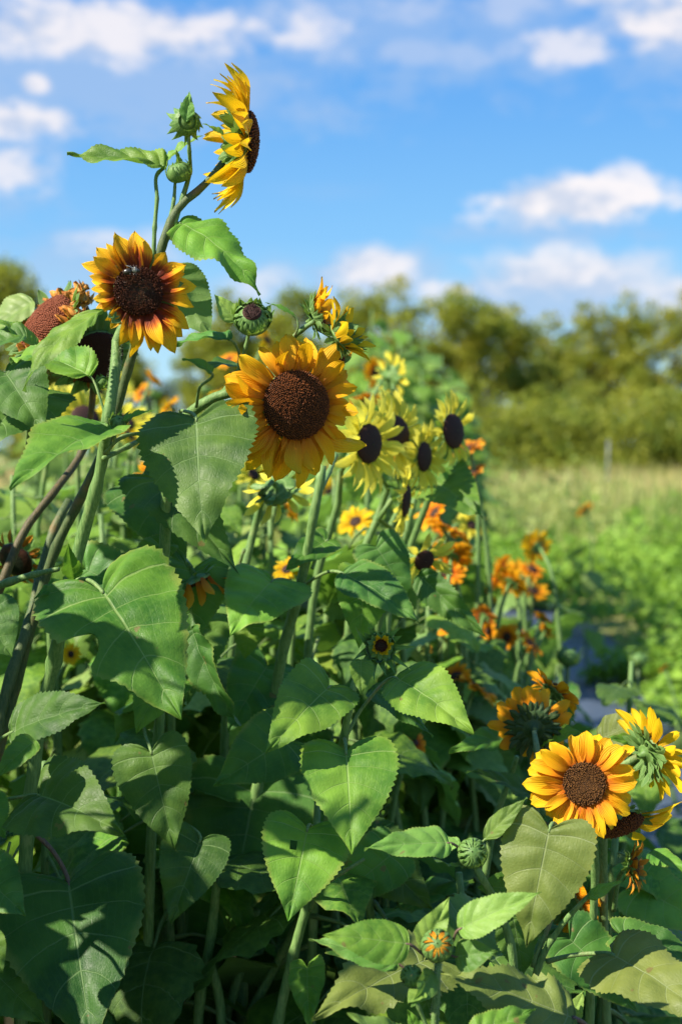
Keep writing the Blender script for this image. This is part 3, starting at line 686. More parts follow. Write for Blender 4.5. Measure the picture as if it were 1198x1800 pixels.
def meadow_leaves():
    g = np.random.RandomState(8); n = 38000; y = 16 + 40 * g.rand(n) ** .9; x = g.uniform(-.2, .6, n) * y; h = 1.05 * g.rand(n) * np.clip(.30 + .95 * np.sin(x * 1.3 + 2 * np.sin(y * .3)) * np.sin(y * .7 + 1.5 * np.sin(x * .5)), .1, 1.3)
    o = obj('meadow_weeds', leaf_mass('meadow_weeds', np.c_[x, y, .05 + h], g.uniform(.08, .2, n), M_WEED, 9, .7, np.clip(.02 + .3 * g.rand(n), 0, 1)), kind='stuff'); o['label'] = 'loose green weeds among the meadow grass'; o['category'] = 'weeds'
meadow_leaves()

# ------------------------------------------------------------------ the line of trees behind the field
def tree_meshes(seed, h=8.0, rad=2.9, n=7000, dense=1.0):
    g = np.random.RandomState(seed)
    pts = [Vector((0, 0, -.1)), Vector((g.uniform(-.1, .1), g.uniform(-.1, .1), h * .3)), Vector((g.uniform(-.3, .3), g.uniform(-.3, .3), h * .62)), Vector((g.uniform(-.4, .4), 0, h * .93))]
    V, F, UV = tube_arrays(pts, [.17, .13, .08, .02], 8, 5); limbs = []
    for k in range(11):
        t = .16 + .07 * k; z0 = h * t; a = g.uniform(0, 6.28); L = rad * (1.1 - .75 * abs(t - .42)) * g.uniform(.7, 1.05)
        b = Vector((0, 0, z0)); e = Vector((math.cos(a) * L, math.sin(a) * L, z0 + L * g.uniform(.25, .7))); m_ = b.lerp(e, .5) + Vector((0, 0, .12 * L))
        v, f, uv = tube_arrays([b, m_, e], [.06, .04, .012], 5, 4); o_ = len(V); V += v; F += [tuple(i + o_ for i in q) for q in f]; UV += uv; limbs.append((b, m_, e))
    trunk = mesh('trunk', V, F, BARK, UV)
    C = []; T = []; S = []; nc = 74
    for k in range(nc):
        if k < 52: b, m_, e = limbs[g.randint(len(limbs))]; c = b.lerp(e, g.uniform(.45, 1.1)) + Vector(g.normal(0, .25, 3))
        else: c = Vector((g.normal(0, .5), g.normal(0, .5), h * g.uniform(.55, 1.0)))
        if k >= 64: aa = g.uniform(0, 6.28); c = Vector((math.cos(aa) * rad * .8, math.sin(aa) * rad * .8, h * g.uniform(.06, .25)))
        r = g.uniform(.45, .95); m2 = int(n / nc * (r / .7) ** 2)
        q = g.normal(0, 1, (m2, 3)); q /= np.linalg.norm(q, axis=1)[:, None]; q *= (g.rand(m2, 1) ** .45) * r * np.array([1, 1, .72])
        C.append(q + np.array(c)); T.append(np.clip(g.uniform(.05, .75) + g.rand(m2) * .3, 0, 1)); S.append(g.uniform(.13, .27, m2))
    C = np.vstack(C); C[:, 2] = np.maximum(C[:, 2], .1)
    return trunk, leaf_mass('crown', C, np.concatenate(S), M_TREE, seed, .8, np.concatenate(T))
TV = [tree_meshes(100 + k, n=(9500, 11000, 8000, 10000)[k]) for k in range(4)]
tree_no = [0]
def tree(px, d, top, var, rz, wide, label):
    x = (px - 599) * K * d; hh = CAM_Z + (790 - top) * K * d
    o = empty('field_tree', None, (x, d, 0)); tag(o, label, 'tree', 'trees along the far edge of the field')
    s = hh / 8.15
    M_ = Matrix.Rotation(rz, 4, 'Z') @ Matrix.Diagonal((s * wide, s * wide, s, 1))
    obj('trunk', TV[var][0], o, mat=M_); obj('crown', TV[var][1], o, mat=M_, kind='stuff')
TREES = [(-60, 62, 470, 0, .3, 1.0, 'tree at the left edge of the picture behind the withered flower head'),
 (35, 64, 462, 1, 1.2, .8, 'olive tree rising above the withered flower head at far left'),
 (330, 72, 600, 2, 2.2, .9, 'low tree top just right of the red-centred sunflower'),
 (235, 70, 606, 3, 1.2, .95, 'low tree behind the stem of the red-centred sunflower'),
 (140, 66, 560, 0, 3.2, .9, 'tree behind the withered rust-red flower head'),
 (390, 68, 575, 1, .2, .8, 'tree between the red-centred sunflower and the round green bud'),
 (440, 66, 520, 3, .4, .9, 'tree behind the closed green bud beside the big sunflower'),
 (525, 63, 512, 0, 2.0, .85, 'tree behind the two half-open flowers'),
 (610, 62, 520, 1, 4.2, .8, 'tree just right of the half-open flowers in the tree line'),
 (680, 58, 506, 2, 1.0, .95, 'tallest tree of the left half of the tree line, under the small cloud'),
 (755, 60, 528, 3, 3.3, .85, 'olive tree behind the tall light green plants'),
 (820, 57, 532, 0, 5.0, .95, 'broad tree above the lemon sunflowers in the tree line'),
 (905, 60, 532, 1, .9, .9, 'dark tree in the middle of the tree line below the wide cloud'),
 (965, 62, 556, 2, 2.9, .9, 'lower yellowish tree in the dip of the tree line'),
 (1040, 58, 548, 3, 1.7, .9, 'tree left of the tall yellow-green tree at right'),
 (1100, 57, 520, 2, 4.0, .62, 'tall narrow yellow-green tree in front of a gap of sky at right'),
 (1195, 56, 532, 1, 5.5, .75, 'tree cut by the right edge of the picture'),
 (1270, 57, 540, 3, .2, .9, 'tree just beyond the right edge of the tree line')]
for t_ in TREES: tree(*t_)
for k, (px, d, top) in enumerate([(470, 84, 600), (590, 86, 590), (720, 84, 600), (850, 82, 610), (960, 84, 612), (1060, 80, 640), (1180, 84, 640), (1290, 82, 600)]):
    tree(px, d, top, k % 4, k * 1.1, 1.15, 'hazy farther tree glimpsed ' + ['behind the green bud', 'behind the half-open flowers', 'above the tall light green plants', 'above the lemon flowers', 'under the wide cloud', 'left of the grey post', 'through the sky gap at right', 'beyond the right edge of the tree line'][k])
# low brush in front of the trees
def brush():
    g = np.random.RandomState(21); C = []; T = []; S = []
    for k in range(330):
        y = g.uniform(44, 55); x = (g.uniform(560, 1330) - 599) * K * y; r = g.uniform(.6, 1.6); m_ = 260
        q = g.normal(0, 1, (m_, 3)); q /= np.linalg.norm(q, axis=1)[:, None]; q *= (g.rand(m_, 1) ** .5) * r; q[:, 2] = np.abs(q[:, 2]) * 1.2
        C.append(q + np.array([x, y, .15 + (0 if k % 3 else g.uniform(.8, 2.6))])); T.append(np.clip(g.uniform(.0, .62) + g.rand(m_) * .3, 0, 1)); S.append(g.uniform(.12, .26, m_))
    o = obj('brush', leaf_mass('brush', np.vstack(C), np.concatenate(S), M_TREE, 3, .8, np.concatenate(T)), kind='stuff'); o['label'] = 'low green brush along the foot of the trees'; o['category'] = 'brush'
brush()
METAL = simple_mat('grey_metal', (0.16, 0.18, 0.20), (0.24, 0.26, 0.27), 5, .5, .5, .1)
o = empty('fence_post', None, ((1067 - 599) * K * 30, 30, 0)); tag(o, 'thin grey metal post standing in the meadow at right', 'post')
tube('post', [(0, 0, 0), (0, 0, .8), (.01, 0, 1.62)], [.018, .018, .018], METAL, o, sides=8, step=2); tube('cap', [(.01, 0, 1.62), (.01, 0, 1.65)], [.022, .018], METAL, o, sides=8, step=1)

# ================================================================== ROW OF SUNFLOWERS BEHIND
LV = {}
def shared_leaf(k, mat, lo=1):
    key = (k, mat.name, lo)
    if key not in LV:
        g = np.random.RandomState(k + 50)
        V, F, UV, tip = leaf_arrays(['heart', 'ovate', 'heart', 'deep'][k % 4], g.uniform(.34, .46), rows=(20 if lo == 1 else 12), cols=(3 if lo == 1 else 2), bend=g.uniform(.3, 1.5), fold=g.uniform(-.1, .4), twist=g.uniform(-.5, .5),
                                    wave=.05, quilt=.02, teeth=.018 if lo == 1 else 0, seed=k, sidecurl=g.uniform(0, .5))
        v2, f2, u2 = tube_arrays([(0, -.42, .06), (0, -.2, .06), (0, .02, 0)], [.02, .014, .010], 5, 3)
        b = len(V); V = np.vstack([V, np.array(v2)]); F2 = F + [tuple(i + b for i in f) for f in f2]
        LV[key] = mesh('leaf', V, F2, [mat, PETIO], np.vstack([UV, np.array(u2)]), mi=[0] * len(F) + [1] * len(f2))
    return LV[key]
def put_leaf(plant, z, az, L, droop, mat, lo, g, k=None, xy=(0, 0)):
    """leaf on a petiole .42 L long leaving the stem at height z"""
    M_ = Matrix.Translation((xy[0], xy[1], z)) @ Matrix.Rotation(az, 4, 'Z') @ Matrix.Rotation(-droop, 4, 'X') @ Matrix.Rotation(g.uniform(-.3, .3), 4, 'Y') @ Matrix.Scale(L, 4) @ Matrix.Translation((0, .42, -.05))
    obj('leaf', shared_leaf(g.randint(0, 6) if k is None else k, mat, lo), plant, mat=M_)
def row_plant(x, y, h, kind, seed, label, group, nleaf=12, lo=1, zmin=.35, heads=None, size=.2, mats=None):
    g = np.random.RandomState(seed); o = plant_at(Vector((x, y, 0)), label, 'sunflower', group)
    dx, dy = g.uniform(-.06, .06, 2)
    top = Vector((dx, dy, h)); pts = [Vector((0, 0, -.02)), Vector((dx * .2, dy * .3, h * .35)), Vector((dx * .6, dy * .7, h * .7)), top]
    tube('stem', pts, [.012, .010, .008, .005], STEM, o, sides=6, step=4)
    mats = mats or ([LEAFB, LEAF, LEAF] if lo == 1 else [FARLEAF, SAGE, FARLEAF])
    a = g.uniform(0, 6.28)
    for k in range(nleaf):
        f = k / max(1, nleaf - 1); z = h - .04 - (h - zmin) * f; a += 2.4 + g.uniform(-.3, .3)
        t = z / h; L = size * (.55 + .5 * min(1, f * 2.2)) * g.uniform(.85, 1.15)
        put_leaf(o, z, a, L, g.uniform(.1, .9) * (.4 + f), mats[g.randint(len(mats))], lo, g, xy=(dx * t * .8, dy * t * .8))
    hl = heads if heads is not None else []
    for hd in hl:
        mt, R, pl, n, off, cls = hd
        p = Vector((x, y, 0)) + top + Vector(off); st = Vector((x, y, 0)) + top
        nn = Vector(n).normalized()
        tube('flower_stalk', [st - Vector((0, 0, .05)), st.lerp(p, .6) + Vector((0, 0, .01)), p - nn * R * .8], [.005, .004, .004], STEM, o, o.location, sides=6, step=3)
        if cls == 'bud': bud(o, p, n, R, DISC_DK, .3, 14, .5, lo=1)
        else: head(o, p, n, R, pl, mt, DISC_BR, pw=.2, npet=18, elev=g.uniform(-15, 25), bend=g.uniform(-.3, .6), lo=2, dome=.3, layers=2, florets=0, elevj=14)
    return o
def row():
    g = np.random.RandomState(17); n = 0
    for r_i, y in enumerate([2.3, 2.7, 3.1, 3.5, 3.95, 4.4, 4.9, 5.5, 6.1, 6.8, 7.6, 8.5, 9.6, 11, 12.6, 14.5, 17]):
        lim = -.24 * y - .35
        xs = np.arange(.50, lim, -(.38 + .028 * y))
        for x in xs:
            xx = x + g.uniform(-.12, .12); yy = y + g.uniform(-.2, .2)
            px = 599 + xx / (K * yy)
            # canopy falls from the left towards the path, as in the photo
            h = g.uniform(1.12, 1.36) if px < 480 else (g.uniform(1.05, 1.28) if px < 660 else g.uniform(.72, 1.02))
            if yy < 2.6: h -= .15
            if yy > 4.2: h = g.uniform(1.25, 1.62) - (.25 if px > 740 else 0) - (.25 if px > 800 else 0)
            if 4.2 < yy < 7.5 and px < 440: h = g.uniform(1.50, 1.78)
            if yy > 7.5 and px < 440: h = g.uniform(1.7, 2.0)
            elif yy > 7: h = g.uniform(1.3, 1.75) if px < 740 else g.uniform(.8, 1.1)
            lo = 1 if yy < 4.2 else 2
            near = yy < 4.3
            near = near or (yy < 6.3 and px < 380)
            kind = 'none' if near and g.rand() < .93 else g.choice(['lemon', 'orange', 'none', 'none', 'gold', 'none'] if px < 600 else ['orange', 'none', 'none', 'orange', 'none'])
            if kind == 'orange' and px < 430: kind = 'lemon'
            heads = []
            if kind != 'none':
                mt = {'lemon': LEMON, 'orange': ORANGE, 'gold': YELLOW}[kind]
                for q in range(g.randint(1, 4)):
                    heads.append((mt, g.uniform(.016, .024), g.uniform(.036, .052), (g.uniform(-.5, .9), -g.uniform(-.3, 1), g.uniform(-.2, .6)), (g.uniform(-.12, .12), g.uniform(-.1, .05), g.uniform(-.10, .06)), 'head'))
            if kind == 'none' and g.rand() < .4: heads.append((None, .022, 0, (.2, -.3, 1), (0, 0, .03), 'bud'))
            where = ('beyond the shaded leaves at the left edge' if px < 130 else 'behind the stem of the red-brown ringed flower' if px < 260 else 'behind the large shaded heart leaf' if px < 400 else 'behind the big golden flower' if px < 560
                     else 'under the lemon flowers' if px < 700 else 'right of the lemon flowers' if px < 830 else 'at the edge of the path')
            depth = 'close' if yy < 2.9 else 'second row' if yy < 3.6 else 'third row' if yy < 4.6 else 'blurred' if yy < 6.5 else 'far blurred' if yy < 10 else 'farthest'
            what = {'lemon': 'pale lemon flowers', 'orange': 'orange flowers', 'gold': 'bright yellow flowers', 'none': 'leaves only' if not heads else 'a green bud'}[kind]
            lab = depth + ' sunflower plant with ' + what + ' ' + where
            row_plant(xx, yy, h, kind, 300 + n, lab, 'sunflower plants crowding the bed behind', nleaf=17 if yy < 4.2 else (12 if yy < 8 else 9), lo=lo, zmin=.3 if yy < 4.2 else .6, heads=heads, size=.21 if yy < 8 else .23, mats=None)
            n += 1
row()
# tall light green plants rising above the horizon beyond the lemon flowers
TG = [(655, 8.2, 545), (700, 9.0, 570), (735, 8.6, 585), (770, 9.4, 625), (690, 7.6, 610), (640, 9.5, 590), (800, 10.5, 670), (830, 12, 740), (748, 7.9, 650), (672, 8.8, 575), (715, 8.1, 600), (755, 10, 600), (785, 9.7, 650), (625, 8.4, 610), (812, 11.2, 700)]
for k, (px, d, top) in enumerate(TG):
    where = ['in front of the tallest tree', 'above the lemon flowers', 'above the right end of the lemon flowers', 'where the bed meets the trees'][0 if px < 680 else 1 if px < 730 else 2 if px < 780 else 3]
    row_plant((px - 599) * K * d, d, CAM_Z + (790 - top) * K * d, 'none', 900 + k, ('tall' if top < 605 else 'lower') + ' light green leafy plant ' + where, 'light green plants before the tree line', nleaf=30, lo=2, zmin=.9, size=.25, mats=[FARLEAF, YOUNG, YOUNG])

# ================================================================== THE PLANTS IN FOCUS
def PX(px, py, d): return P(px, py, d)
# ---- tallest plant, with the flower seen from the side against the sky
d = 1.86
pl = plant_at(P(120, 1500, 2.0), 'tallest sunflower plant, its yellow flower seen from the side against the sky')
stem(pl, [(392, 285, d), (380, 302, d), (345, 338, d), (318, 360, d), (300, 390, d), (286, 430, d), (262, 520, d + .02), (225, 650, d + .05), (190, 770, d + .08), (140, 880, d + .1), (100, 960, d + .12), (62, 1080, d + .14), (30, 1200, d + .15), (-20, 1400, d + .15)], .0042, .0078, STEMD, ground=True)
stem(pl, [(290, 294, d), (278, 304, d), (276, 350, d), (272, 400, d), (270, 450, d)], .0022, .003, STEM, name='side_stem', sides=7)
stem(pl, [(331, 225, d - .03), (333, 265, d - .02), (334, 300, d), (322, 345, d), (306, 395, d)], .002, .0038, STEM, name='side_stem', sides=7)
stem(pl, [(308, 320, d), (306, 350, d), (298, 390, d)], .002, .003, STEM, name='side_stem', sides=7)
head(pl, P(432, 250, d), CD(.96, -.04, -.12), PM(52, d), PM(84, d), YELLOW, DISC_BR, pw=.15, npet=46, elev=-22, bend=.35, round_=.15, dome=.36, layers=3, nbr=26, brl=.85, brel=-45, elevj=20, roll=.3)
bud(pl, P(327, 215, d - .03), CD(-.25, .1, -.9), PM(23, d), None, .3, 24, .75)
bud(pl, P(315, 303, d - .01), CD(-.2, .7, .4), PM(22, d), None, .22, 26, .22)
hero_leaf(pl, (292, 296, d), (118, 271, d + .02), .36, (.05, .75, .6), 'ovate', LEAF, bend=.35, fold=.35, wave=.04, quilt=.03, tipcurl=-.8)
hero_leaf(pl, (326, 216, d - .045), (333, 160, d - .04), .46, (.2, .1, 1), 'lance', YOUNG, bend=.2, fold=.2, lod=1)
hero_leaf(pl, (288, 290, d + .015), (356, 238, d), .40, (-.5, .7, .5), 'lance', YOUNG, bend=.3, fold=.3, lod=1)
hero_leaf(pl, (394, 240, d + .02), (356, 218, d), .5, (-.3, .8, .3), 'lance', YOUNG, bend=.5, fold=.2, lod=1)
hero_leaf(pl, (316, 300, d), (309, 262, d - .01), .4, (.6, .1, .8), 'lance', YOUNG, bend=.3, fold=.3, lod=1)
hero_leaf(pl, (315, 392, d), (458, 518, d - .04), .50, (.25, .55, .8), 'ovate', LEAF, bend=.7, fold=-.06, wave=.05, quilt=.02, pet=[(292, 425, d), (300, 412, d)], tipcurl=.4)
hero_leaf(pl, (298, 470, d + .03), (372, 592, d + .02), .72, (-.25, -.05, -1), 'ovate', LEAF, bend=.5, fold=.1, wave=.03, pet=[(270, 480, d + .02)])

# ---- yellow flower with the red-brown ring
d = 1.74
pl = plant_at(P(60, 1400, 1.9), 'yellow sunflower with a red-brown ring around its black centre, a bee on it')
pts = [(225, 560, d + .015), (208, 592, d + .02), (204, 640, d + .01), (196, 700, d), (188, 745, d), (182, 800, d + .02), (166, 870, d + .03), (146, 940, d + .05), (128, 1010, d + .06), (112, 1080, d + .07), (96, 1160, d + .09), (72, 1260, d + .11), (55, 1400, d + .13)]
stem(pl, pts, .0052, .0098, STEM, ground=True, lump=.08)
hairs(pl, pts[1:5], (.0056, .0062), 420)
hero2 = head(pl, P(243, 512, d), CD(.30, .10, .95), PM(43, d), PM(64, d), BICOL, DISC_DK, pw=.20, npet=42, elev=6, bend=.28, round_=.05, dome=.22, nbr=26, florets=900, flt=1.5, hollow=.35, brl=.95, brel=-12,
     lenf=lambda a: (1.12 if 70 < a < 130 else 1.25 if 255 < a < 300 else .62 if 150 < a < 232 else .95), roll=.2, elevj=15)
bud(pl, P(178, 672, d + .02), CD(-.2, .3, .8), PM(12, d), None, .25, 16, .5, lo=1)
bud(pl, P(208, 742, d - .01), CD(.3, .5, .7), PM(15, d), None, .25, 18, .9)
hero_leaf(pl, (182, 546, d - .03), (42, 688, d - .07), .40, (-.35, .65, .65), 'lance', LEAF, bend=.75, fold=.10, wave=.03, quilt=.016, sidecurl=.2, tipcurl=.3)
hero_leaf(pl, (158, 662, d + .01), (20, 640, d + .10), .42, (-.05, .8, .55), 'ovate', LEAF, bend=.9, fold=.3, wave=.03, pet=[(186, 735, d), (176, 700, d)], petr=.0016)
hero_leaf(pl, (200, 758, d - .02), (18, 862, d - .14), .60, (-.28, .70, .68), 'ovate', LEAF, bend=.55, fold=.28, wave=.02, quilt=.018, pet=[(184, 798, d), (200, 778, d - .01)], petr=.0019)
hero_leaf(pl, (214, 742, d - .02), (272, 722, d - .03), .30, (0, .8, .6), 'lance', LEAF, bend=.3, fold=.4, lod=1)
hero_leaf(pl, (180, 1040, d + .0), (319, 1264, d - .10), .84, (.15, .42, .9), 'deep', LEAF, bend=.55, fold=-.05, wave=.035, quilt=.022, teeth=.010, pet=[(130, 1022, d + .05), (150, 1018, d + .03)], petr=.0028, tipcurl=-.5, bite=(1, .52, .07, .45))
hero_leaf(pl, (130, 1018, d + .04), (120, 955, d), .42, (.1, .3, 1), 'lance', LEAF, bend=.4, fold=.2, lod=1)
hero_leaf(pl, (124, 1025, d + .04), (60, 1052, d + .0), .42, (0, .6, .8), 'lance', LEAF, bend=.4, fold=.2, lod=1)
stem(pl, [(186, 792, d + .01), (215, 768, d + .02), (248, 762, d + .04), (268, 764, d + .06)], .0028, .002, PETIO, name='side_stem', sides=7)
stem(pl, [(182, 806, d + .01), (225, 785, d + .05), (268, 762, d + .10), (310, 735, d + .18), (350, 722, d + .2)], .0034, .003, STEM, name='side_stem', sides=7)
# ---- the bee on its dark disc
bee = empty('bee', None, P(232, 476, d - .018)); tag(bee, 'dark bee with clear wings on the black centre of the red-brown ringed sunflower', 'bee')
FUZ = simple_mat('bee_fuzz', (0.16, 0.15, 0.13), (0.42, 0.40, 0.36), 900, .8, .2, .8, .001); BLK = simple_mat('bee_black', (0.01, 0.01, 0.01), (0.03, 0.025, 0.02), 500, .3, .5, .2, .0005)
bw, N_, o_ = new_mat('bee_wing'); b_ = N_.n.new('ShaderNodeBsdfPrincipled'); b_.inputs['Base Color'].default_value = (.6, .65, .7, 1); b_.inputs['Roughness'].default_value = .15; b_.inputs['Alpha'].default_value = .45; N_.l.new(b_.outputs[0], o_.inputs[0])
def ell(nm, c, r, mt, par, rot=0, rings=9):
    V, F, UV = lathe([(max(1e-5, math.sin(a)), math.cos(a)) for a in np.linspace(.02, PI - .02, rings)], 14)
    V = [tuple(Matrix.Rotation(rot, 3, 'Y') @ Vector((v[0] * r[0], v[1] * r[1], v[2] * r[2])) + Vector(c)) for v in V]
    return obj(nm, mesh(nm, V, F, mt, UV), par)
ell('abdomen', (-.0050, 0, -.001), (.0040, .0036, .0062), BLK, bee, 1.3); ell('thorax', (.0035, -.0006, .0012), (.0036, .0034, .0036), FUZ, bee); ell('bee_head', (.0078, 0, .0002), (.0022, .0024, .0024), BLK, bee)
for sgn in (-1, 1):
    V, F, UV = petal_arrays(.30, .012, 6, 3, .1, .05, 0, 0, 1, 2); Mw = Matrix.Translation((.002, -.002, .0035)) @ Matrix.Rotation(1.35 + sgn * .45, 4, 'Z') @ Matrix.Rotation(.3, 4, 'X')
    V = V * np.array([.012, 1, .012]); obj('wing', mesh('wing', V, F, bw, UV), bee, mat=Mw)
    for q in (-.002, .002, .005): tube('leg', [(q, -.002, -.001 + sgn * .002), (q + .001, -.0045, sgn * .005), (q - .001, .002, sgn * .007)], [.0004, .0004, .0002], BLK, bee, sides=5, step=3)
tube('antenna', [(.0090, -.001, .001), (.0115, -.002, .003), (.013, -.001, .0028)], [.0002] * 3, BLK, bee, sides=4, step=3)

# ---- two spent heads at the left edge
d = 1.98
pl = plant_at(P(10, 1500, 2.1), 'old plant at far left with a rust-red spent head and shrivelled orange petals')
stem(pl, [(150, 540, d + .02), (170, 600, d + .06), (165, 680, d + .1), (150, 780, d + .12), (95, 865, d + .05), (45, 930, d + .02), (10, 1010, d), (-30, 1120, d)], .0045, .0065, STEMB, ground=True, lump=.12)
head(pl, P(82, 566, d), CD(-.55, .50, .50), PM(58, d), PM(50, d), WITHER, DISC_RED, pw=.16, npet=30, elev=-12, bend=.9, round_=.1, dome=.30, florets=800, crump=.5, nbr=30, brl=.75, elevj=35, flt=.5, brel=10)
head(pl, P(168, 628, d + .05), CD(.45, -.55, .62), PM(52, d), PM(38, d), WITHER, DISC_MAR, pw=.14, npet=12, elev=-50, bend=.9, round_=.1, dome=.25, florets=800, crump=.5, nbr=34, brl=.85, elevj=30, flt=.4, brel=-20, skip=[(0, 120)])
hero_leaf(pl, (60, 530, d + .05), (-40, 610, d + .05), .6, (-.2, .6, .7), 'ovate', SAGE, bend=.5, fold=.1)
hero_leaf(pl, (48, 590, d - .1), (-50, 625, d - .1), .62, (-.1, .7, .6), 'ovate', LEAFB, bend=.6, fold=.25)
hero_leaf(pl, (62, 612, d - .08), (-20, 560, d - .1), .55, (.1, .8, .5), 'ovate', LEAF, bend=.6, fold=.25)
stem(pl, [(25, 630, d), (34, 670, d), (46, 700, d), (50, 780, d + .05)], .003, .0035, PETIO, name='side_stem', sides=7)
hero_leaf(pl, (62, 690, d - .05), (-50, 810, d - .15), .85, (-.1, .45, .9), 'heart', LEAFB, bend=.5, fold=.05, lod=0)
hero_leaf(pl, (10, 655, d - .1), (80, 768, d - .15), .8, (0, .4, .9), 'heart', LEAFB, bend=.6, fold=.1)

# ---- dark stems and low leaves at the left edge
d = 1.9
pl = plant_at(P(-60, 1500, 1.95), 'sunflower plant at the left edge with thick dark stems and drooping blue-green leaves')
stem(pl, [(122, 880, 2.1), (100, 920, 2.08), (72, 1010, 2.05), (50, 1100, 2.0), (22, 1180, 1.97), (-8, 1290, 1.95), (-30, 1400, 1.95)], .006, .0088, STEMD, ground=True)
stem(pl, [(104, 1000, 1.86), (60, 1010, 1.87), (20, 1022, 1.88), (-30, 1040, 1.9)], .0030, .006, PETIO, name='side_stem')
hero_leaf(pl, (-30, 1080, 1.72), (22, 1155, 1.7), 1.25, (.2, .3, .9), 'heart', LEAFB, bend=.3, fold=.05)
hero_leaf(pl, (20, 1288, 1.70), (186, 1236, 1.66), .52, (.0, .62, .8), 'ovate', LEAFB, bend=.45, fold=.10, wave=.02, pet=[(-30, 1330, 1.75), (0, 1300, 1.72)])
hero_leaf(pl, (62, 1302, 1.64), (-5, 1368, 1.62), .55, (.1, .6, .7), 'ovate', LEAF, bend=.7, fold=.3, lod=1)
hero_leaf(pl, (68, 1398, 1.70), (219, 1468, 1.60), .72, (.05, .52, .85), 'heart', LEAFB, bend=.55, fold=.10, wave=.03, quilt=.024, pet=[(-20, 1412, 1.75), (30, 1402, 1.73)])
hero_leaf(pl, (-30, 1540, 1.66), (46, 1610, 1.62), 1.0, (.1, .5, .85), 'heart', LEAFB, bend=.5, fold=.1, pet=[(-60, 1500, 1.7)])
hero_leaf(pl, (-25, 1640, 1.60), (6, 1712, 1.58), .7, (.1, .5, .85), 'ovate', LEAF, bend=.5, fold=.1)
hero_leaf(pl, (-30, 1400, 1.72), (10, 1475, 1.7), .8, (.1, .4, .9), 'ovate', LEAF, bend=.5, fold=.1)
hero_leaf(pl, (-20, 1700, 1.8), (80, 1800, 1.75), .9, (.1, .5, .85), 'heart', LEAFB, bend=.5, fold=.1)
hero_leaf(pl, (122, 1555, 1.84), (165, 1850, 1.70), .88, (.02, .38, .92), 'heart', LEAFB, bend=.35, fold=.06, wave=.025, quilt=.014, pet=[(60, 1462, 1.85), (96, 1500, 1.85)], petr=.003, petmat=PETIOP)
stem(pl, [(18, 1480, 1.9), (5, 1540, 1.9), (40, 1480, 1.92), (70, 1450, 1.92)], .002, .002, PETIO, name='side_stem', sides=6)
hero_leaf(pl, (20, 1620, 1.9), (-20, 1560, 1.9), .7, (.1, .5, .8), 'ovate', YOUNG, bend=.4, lod=1)

# ---- the big golden flower
d = 1.78
pl = plant_at(P(290, 1500, 1.95), 'sunflower plant with the largest golden flower, its big brown disc facing the viewer')
stem(pl, [(470, 690, d + .05), (440, 690, d + .05), (400, 690, d + .05), (360, 708, d + .06), (325, 735, d + .08), (300, 800, d + .12), (290, 950, d + .16), (285, 1200, d + .2), (270, 1400, d + .22)], .0054, .0078, STEM, ground=True)
main = head(pl, P(519, 712, d), CD(.40, -.04, .90), PM(61, d), PM(78, d), GOLD, DISC_BR, pw=.20, npet=52, layers=3, elev=7, bend=.42, round_=.5, dome=.45, nbr=22, florets=1500, brl=.6, elevj=15, brel=-25, roll=.1, jit=1.08,
     lenf=lambda a: (1.0 if a < 60 else .86 if a < 130 else .98 if a < 230 else 1.02 if a < 320 else .75))
stem(pl, [(440, 568, d), (432, 610, d + .01), (420, 650, d + .03), (400, 680, d + .05), (345, 722, d + .08)], .0022, .0032, STEM, name='side_stem', sides=8)
bud(pl, P(443, 560, d - .01), CD(.05, .5, .85), PM(31, d), DISC_MAR, .42, 40, .30, flat=.75)
hero_leaf(pl, (418, 568, d), (377, 517, d), .55, (-.2, .2, 1), 'lance', YOUNG, bend=.4, fold=.2, lod=1)
stem(pl, [(552, 565, d + .02), (530, 580, d + .03), (505, 605, d + .05), (470, 650, d + .07), (430, 690, d + .08)], .0032, .0034, STEM, name='side_stem', sides=8)
hero_leaf(pl, (519, 558, d + .02), (466, 532, d + .02), .22, (0, .8, .6), 'lance', LEAF, bend=.5, fold=.4, lod=1, pet=[(518, 590, d + .03), (524, 572, d + .02)], petr=.0013)
# two half-open flowers leaning right behind it
head(pl, P(556, 560, d + .05), CD(.80, .30, .10), PM(27, d), PM(52, d), GOLD, DISC_SM, pw=.17, npet=22, elev=52, bend=.1, round_=.2, dome=.4, nbr=30, florets=300, brl=1.15, brel=32, elevj=14, skip=[(185, 250)])
head(pl, P(598, 592, d + .02), CD(.72, .48, .25), PM(26, d), PM(52, d), YELLOW, DISC_SM, pw=.16, npet=20, elev=48, bend=.1, round_=.1, dome=.4, nbr=26, florets=300, brl=1.3, brel=55, elevj=14)
head(pl, P(590, 645, d + .08), CD(.75, -.2, .1), PM(26, d), PM(40, d), ORANGE, DISC_SM, pw=.2, npet=14, elev=30, bend=.5, dome=.4, nbr=14, florets=200, brl=1.1, brel=30)
stem(pl, [(590, 610, d + .03), (570, 650, d + .07), (540, 690, d + .1), (480, 700, d + .1)], .003, .0034, STEM, name='side_stem', sides=8)
